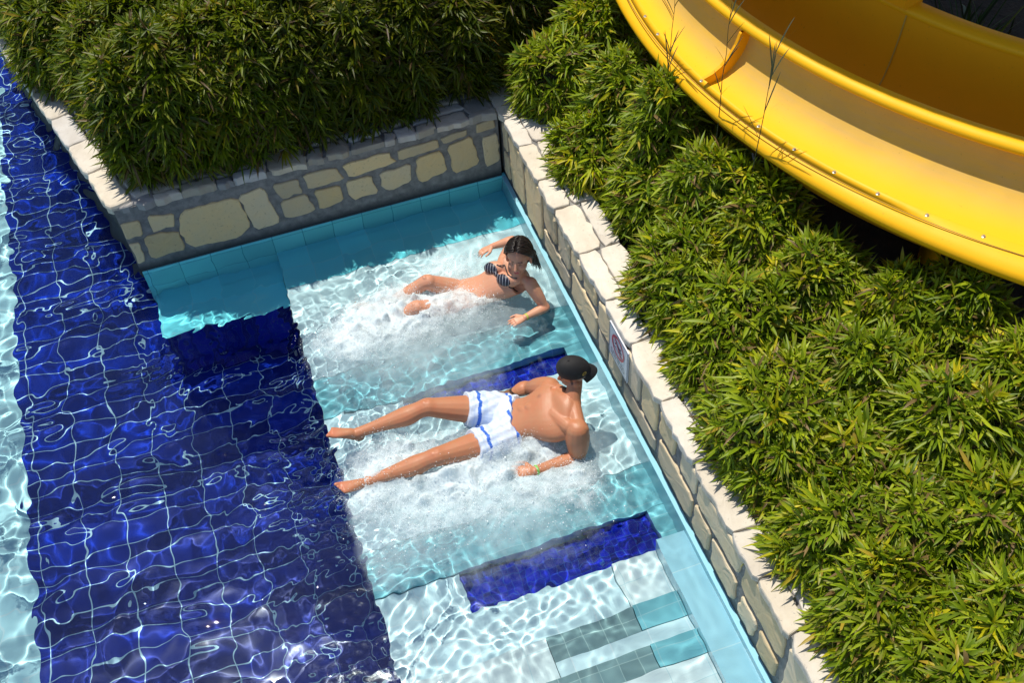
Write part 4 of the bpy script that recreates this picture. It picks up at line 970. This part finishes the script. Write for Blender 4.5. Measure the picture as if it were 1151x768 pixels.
# hair: cap of hair plus wet locks
Ph = [uvsphere(wpt(-.022, 0, .030), (wf*.098, wr_*.083, wu*.094)), uvsphere(wpt(-.050, 0, -.030), (wf*.055, wr_*.080, wu*.085))]
rs = RS(77); HS = []
for k in range(430):
    sg = 1 if k % 2 else -1; f0 = rs.uniform(-1.0, .85); d0 = U((f0, sg*rs.uniform(0, .12), 1.0)); d1 = U((f0*.55-.22-.25*(f0 > .3), sg*1.0, rs.uniform(-.30, -.05)))
    if k % 5 == 0: d1 = U((-1.0, sg*rs.uniform(.1, .8), -.3))
    rad = rs.uniform(1.12, 1.32); path = []
    for t_ in np.linspace(0, 1, 8):
        d = U(d0*(1-t_)+d1*t_); path.append(wpt(-.012+d[0]*.090*rad+(.004 if f0 > .3 else 0), d[1]*.074*rad, .025+d[2]*.087*rad*(1-.02*t_)))
    fall = U(-wu*1.0-wf*rs.uniform(.05, .5)+wr_*sg*rs.uniform(-.25, .12)+np.array([.25, 0, 0])); Lh = rs.uniform(.09, .25); q = path[-1]
    for t_ in np.linspace(0, 1, 6)[1:]: path.append(q+fall*Lh*t_-wr_*sg*.03*t_*t_+wr_*rs.normal(0, .002))
    r0 = rs.uniform(.0026, .0048); HS.append(tube(path, [r0*.6]+[r0]*9+[r0*.8, r0*.5, r0*.25], 5))
t = NT('wet_hair'); n1 = t.noise(t.n('Mapping', {'Vector': t.geo(), 'Scale': (1, 1, .25)}), 120, 5, .6)
m_hair = t.done(t.pbsdf(Base_Color=t.ramp(n1, [(.3, (.005, .0035, .003)), (.7, (.020, .011, .007))]), Roughness=.38, Normal=t.bump(n1, .5, .003)))
HR = fuse('hair', Ph, .0036, m_hair, wom, None, 2)
v, f = join(HS); o_ = keep(mesh_obj('hair_strands', v, f, m_hair, smooth=True), wom); o_['kind'] = 'stuff'

# ------------------------------------------------------------------ the warning sign on the right wall
sgn = thing('warning_sign', 'small white no-jumping notice with red ring fixed to the sunlit stone wall', 'sign', (-.045, -2.49, .48))
sx = -.026
cs = [(-2.33, .315), (-2.645, .355), (-2.645, .665), (-2.33, .615)]
y0, y1, z0, z1 = -2.645, -2.335, .335, .640
def plate(name, ya, yb, za, zb, x, th, mat):
    v, f = box(x-th, x, ya, yb, za, zb); return keep(mesh_obj(name, v, f, mat), sgn)
plate('panel', y0, y1, z0, z1, sx+.004, .010, plain('sign_white', (.72, .73, .80), .35, 20, .02))
m_red = plain('sign_red', (.55, .02, .05), .4, 20, .02); m_ink = plain('sign_ink', (.02, .02, .06), .4, 20, .02); m_fr = plain('sign_frame', (.10, .13, .22), .4, 20, .02)
xx = sx-.0078
def flat(name, polys, mat, dx=0.0):
    V, F = [], []
    for P in polys:
        o = len(V); V += [(xx-dx, y0+(1-u)*(y1-y0), z0+v*(z1-z0)) for u, v in P]; F.append(tuple(range(o, o+len(P))))
    return keep(mesh_obj(name, V, F, mat), sgn)
def bar(a, b, w_):
    a = np.array(a, float); b = np.array(b, float); d = U(b-a); n_ = np.array([-d[1], d[0]])*w_/2; return [tuple(a+n_), tuple(b+n_), tuple(b-n_), tuple(a-n_)]
flat('border', [bar((.02, .02), (.98, .02), .02), bar((.02, .98), (.98, .98), .02), bar((.02, .03), (.02, .97), .02), bar((.98, .03), (.98, .97), .02)], m_fr)
ringp = [[(.5+.33*math.cos(a), .62+.30*math.sin(a)), (.5+.33*math.cos(b), .62+.30*math.sin(b)), (.5+.27*math.cos(b), .62+.245*math.sin(b)), (.5+.27*math.cos(a), .62+.245*math.sin(a))] for a, b in [(k*PI/18, (k+1)*PI/18) for k in range(36)]]
flat('prohibition_ring', ringp+[bar((.30, .80), (.70, .44), .05)], m_red, .002)
fig = [bar((.36, .72), (.56, .64), .06), bar((.56, .64), (.66, .72), .035), bar((.56, .64), (.68, .58), .035), bar((.40, .70), (.34, .60), .035), [(.33+.04*math.cos(k*PI/5), .77+.04*math.sin(k*PI/5)) for k in range(10)]]
fig += [bar((.30+.1*k, .50+.02*(k % 2)), (.40+.1*k, .50+.02*((k+1) % 2)), .022) for k in range(4)]
flat('diver_figure', fig, m_ink, .001)
rs = RS(9); tx = []
for r_, (ya_, n_) in enumerate(((.22, 7), (.12, 9))):
    w_ = .74/n_
    for k in range(n_):
        u0 = .13+k*w_; a = ya_; h = .065
        tx.append(bar((u0+.01, a), (u0+.01, a+h), .014)); 
        if (k+r_) % 2: tx.append(bar((u0+w_*.62, a), (u0+w_*.62, a+h), .014)); tx.append(bar((u0+.017, a+h*.5), (u0+w_*.62-.007, a+h*.5), .014))
        else: tx.append(bar((u0+.017, a+h-.007), (u0+w_*.66, a+h-.007), .014)); tx.append(bar((u0+.017, a+.007), (u0+w_*.66, a+.007), .014))
flat('warning_text', tx, m_ink, .001)

# ------------------------------------------------------------------ churned foam around the bathers
def foam_mat(name, dens, sc, hard, colr=(.86, .93, .96), hole=.5):
    t = NT(name); p = t.geo(); vc = t.n('VertexColor', layer_name='Col').outputs[0]; msk = t.n('SeparateColor', {0: vc}).outputs[0]
    n1 = t.noise(p, sc, 8, .68, .4); n2 = t.noise(p, sc*5, 5, .7); n3 = t.noise(p, sc*.25, 3, .5)
    v = t.math('ADD', t.math('MULTIPLY', n1, .5), t.math('ADD', t.math('MULTIPLY', n2, .3), t.math('MULTIPLY', n3, .4)))
    a = t.math('MULTIPLY', t.math('ADD', t.math('SUBTRACT', v, hole+.12), t.math('MULTIPLY', t.math('SUBTRACT', msk, .5), .62)), hard, clamp=True)
    a = t.math('MULTIPLY', a, t.math('MULTIPLY', t.math('MINIMUM', t.math('MULTIPLY', msk, 2.5), 1.0), dens), clamp=True)
    d = t.n('BsdfDiffuse', {'Color': colr, 'Normal': t.bump(v, .55, .012)}); tr = t.n('BsdfTranslucent', {'Color': colr}); m1 = t.n('MixShader', {0: .18, 1: d, 2: tr})
    return t.done(t.n('MixShader', {0: a, 1: t.n('BsdfTransparent'), 2: m1}))
GX = np.arange(-2.35, -.02, .012); GY = np.arange(-3.75, -.12, .012); gx, gy = np.meshgrid(GX, GY)
def W2(px, py): q = W(px, py, 0); return q.x, q.y
def blobs(lst):
    m = np.zeros_like(gx)
    for px, py, sx_, sy_, a in lst:
        x_, y_ = W2(px, py); m = 1-(1-m)*(1-np.clip(a*gauss(gx, gy, x_, y_, sx_, sy_), 0, 1))
    return m/(1+np.exp(-(gx+2.03)/.03))
wild = spectrum(RS(31), 30, .06, .5, .5, gx, gy)
def interp(px_, py_):
    i = np.clip(np.searchsorted(xs, px_)-1, 0, len(xs)-2); j = np.clip(np.searchsorted(ys, py_)-1, 0, len(ys)-2)
    u = (px_-xs[i])/(xs[i+1]-xs[i]); v = (py_-ys[j])/(ys[j+1]-ys[j])
    return H[j, i]*(1-u)*(1-v)+H[j, i+1]*u*(1-v)+H[j+1, i]*(1-u)*v+H[j+1, i+1]*u*v
HG = interp(gx, gy); wx_ = spectrum(RS(91), 12, .1, .4, .5, gx, gy); wy_ = spectrum(RS(92), 12, .1, .4, .5, gx, gy); wild_ = np.abs(wild/wild.std())
def foam_sheet(name, mask, z, amp, mat, label, seed, lift=None):
    n_ = spectrum(RS(seed), 60, .03, .20, .55, gx+wx_, gy+wy_)*(.4+wild_); n_ = n_/n_.std()
    zz_ = HG+z+(lift if lift is not None else 0)+amp*mask*np.maximum(n_*.5+np.abs(n_)*.35, -.1)
    I = np.arange(gx.size).reshape(gx.shape); F = np.stack([I[:-1, :-1], I[:-1, 1:], I[1:, 1:], I[1:, :-1]], -1).reshape(-1, 4)
    ok = (mask > .02); okf = ok[:-1, :-1].ravel(); F = F[okf]; used = np.unique(F); rm = -np.ones(gx.size, int); rm[used] = np.arange(len(used))
    V = np.stack([gx.ravel(), gy.ravel(), zz_.ravel()], -1)[used]; F = rm[F]; mk = mask.ravel()[used]
    o = mesh_obj(name, V, F, mat, smooth=True, cols=np.stack([mk, mk, mk], -1)); tag(o, label, 'foam', None, 'stuff'); return o
mkS = blobs([(430, 362, .55, .26, .95), (480, 350, .45, .22, 1), (400, 380, .3, .2, .8), (440, 340, .2, .08, .8), (545, 335, .25, .20, .55), (500, 300, .40, .16, .6), (570, 330, .12, .12, .45),
             (440, 520, .42, .24, .9), (520, 540, .5, .18, 1), (610, 505, .22, .15, 1), (640, 535, .2, .12, .7), (590, 560, .40, .20, .6), (470, 590, .45, .20, .55), (660, 560, .22, .2, .35), (540, 480, .20, .08, .35), (450, 480, .35, .10, .4), (400, 560, .2, .2, .6)])
mkU = blobs([(480, 420, .9, .6, .55), (560, 560, .8, .6, .55), (560, 300, .6, .4, .5), (440, 370, .75, .38, .9), (520, 340, .6, .40, .85), (480, 540, .8, .40, .9), (600, 540, .5, .36, .85), (430, 620, .5, .35, .6), (630, 470, .25, .3, .4)])
foam_sheet('foam', mkU, .006, .004, foam_mat('milky_bubbles', .50, 4, 1.8, (.74, .91, .97), .32), 'milky sheet of fine bubbles at the water surface around both bathers', 41)
hump = .075*blobs([(505, 345, .30, .10, 1.3), (425, 352, .2, .10, 1), (555, 345, .12, .06, .7), (470, 340, .25, .12, .8), (425, 372, .2, .12, .6), (520, 528, .35, .07, .9), (600, 500, .14, .05, 1), (590, 512, .10, .06, .9), (440, 535, .2, .06, .8), (560, 505, .12, .06, .6), (540, 348, .10, .05, .9), (432, 338, .16, .06, 1.3), (446, 529, .17, .06, 1.9), (505, 535, .12, .05, 1.1), (560, 512, .10, .05, 1.0), (428, 484, .10, .045, 1.2), (462, 472, .10, .04, .9), (500, 352, .2, .08, .5), (440, 480, .10, .04, .8), (430, 490, .2, .06, .5)])
foam_sheet('foam', mkS, .008, .026, foam_mat('surface_foam', .82, 13, 2.8, (.84, .95, 1.0), .41), 'white churned foam lying on the water over both bubbling beds', 42, hump)
# flying drops and loose bubbles
rs = RS(55); prob = mkS.ravel()**1.3; idx = rs.choice(gx.size, 20000, p=prob/prob.sum())
cx = gx.ravel()[idx]+rs.uniform(-.01, .01, len(idx)); cy_ = gy.ravel()[idx]+rs.uniform(-.01, .01, len(idx)); mz = mkS.ravel()[idx]
cz = .012+rs.exponential(.030, len(idx))*mz+.01+interp(cx, cy_)+hump.ravel()[idx]; rr = np.exp(rs.normal(math.log(.0015), .40, len(idx)))
octv_ = np.array([(1,0,0),(-1,0,0),(0,1,0),(0,-1,0),(0,0,1),(0,0,-1)], float); octf_ = np.array([(0,2,4),(2,1,4),(1,3,4),(3,0,4),(2,0,5),(1,2,5),(3,1,5),(0,3,5)])
g_ = (1+5**.5)/2; octv = np.array([(-1,g_,0),(1,g_,0),(-1,-g_,0),(1,-g_,0),(0,-1,g_),(0,1,g_),(0,-1,-g_),(0,1,-g_),(g_,0,-1),(g_,0,1),(-g_,0,-1),(-g_,0,1)])/1.9
octf = np.array([(0,11,5),(0,5,1),(0,1,7),(0,7,10),(0,10,11),(1,5,9),(5,11,4),(11,10,2),(10,7,6),(7,1,8),(3,9,4),(3,4,2),(3,2,6),(3,6,8),(3,8,9),(4,9,5),(2,4,11),(6,2,10),(8,6,7),(9,8,1)])
V = (np.stack([cx, cy_, cz], -1)[:, None]+octv[None]*rr[:, None, None]*rs.uniform(.8, 1.25, (len(idx), 1, 3))).reshape(-1, 3); F = (octf[None]+(np.arange(len(idx))*12)[:, None, None]).reshape(-1, 3)
t = NT('droplet'); m_drop = t.done(t.pbsdf(Base_Color=(.88, .95, .98), Roughness=.15))
tag(mesh_obj('water_droplets', V, F, m_drop, smooth=True), 'fine white spray droplets thrown up above the foam', 'droplets', None, 'stuff')

for o in col.objects:
    if o.type == 'MESH' and o.name != 'water': o.cycles.is_caustics_receiver = (o.get('kind') == 'structure') or o.name.split('.')[0] in RECV
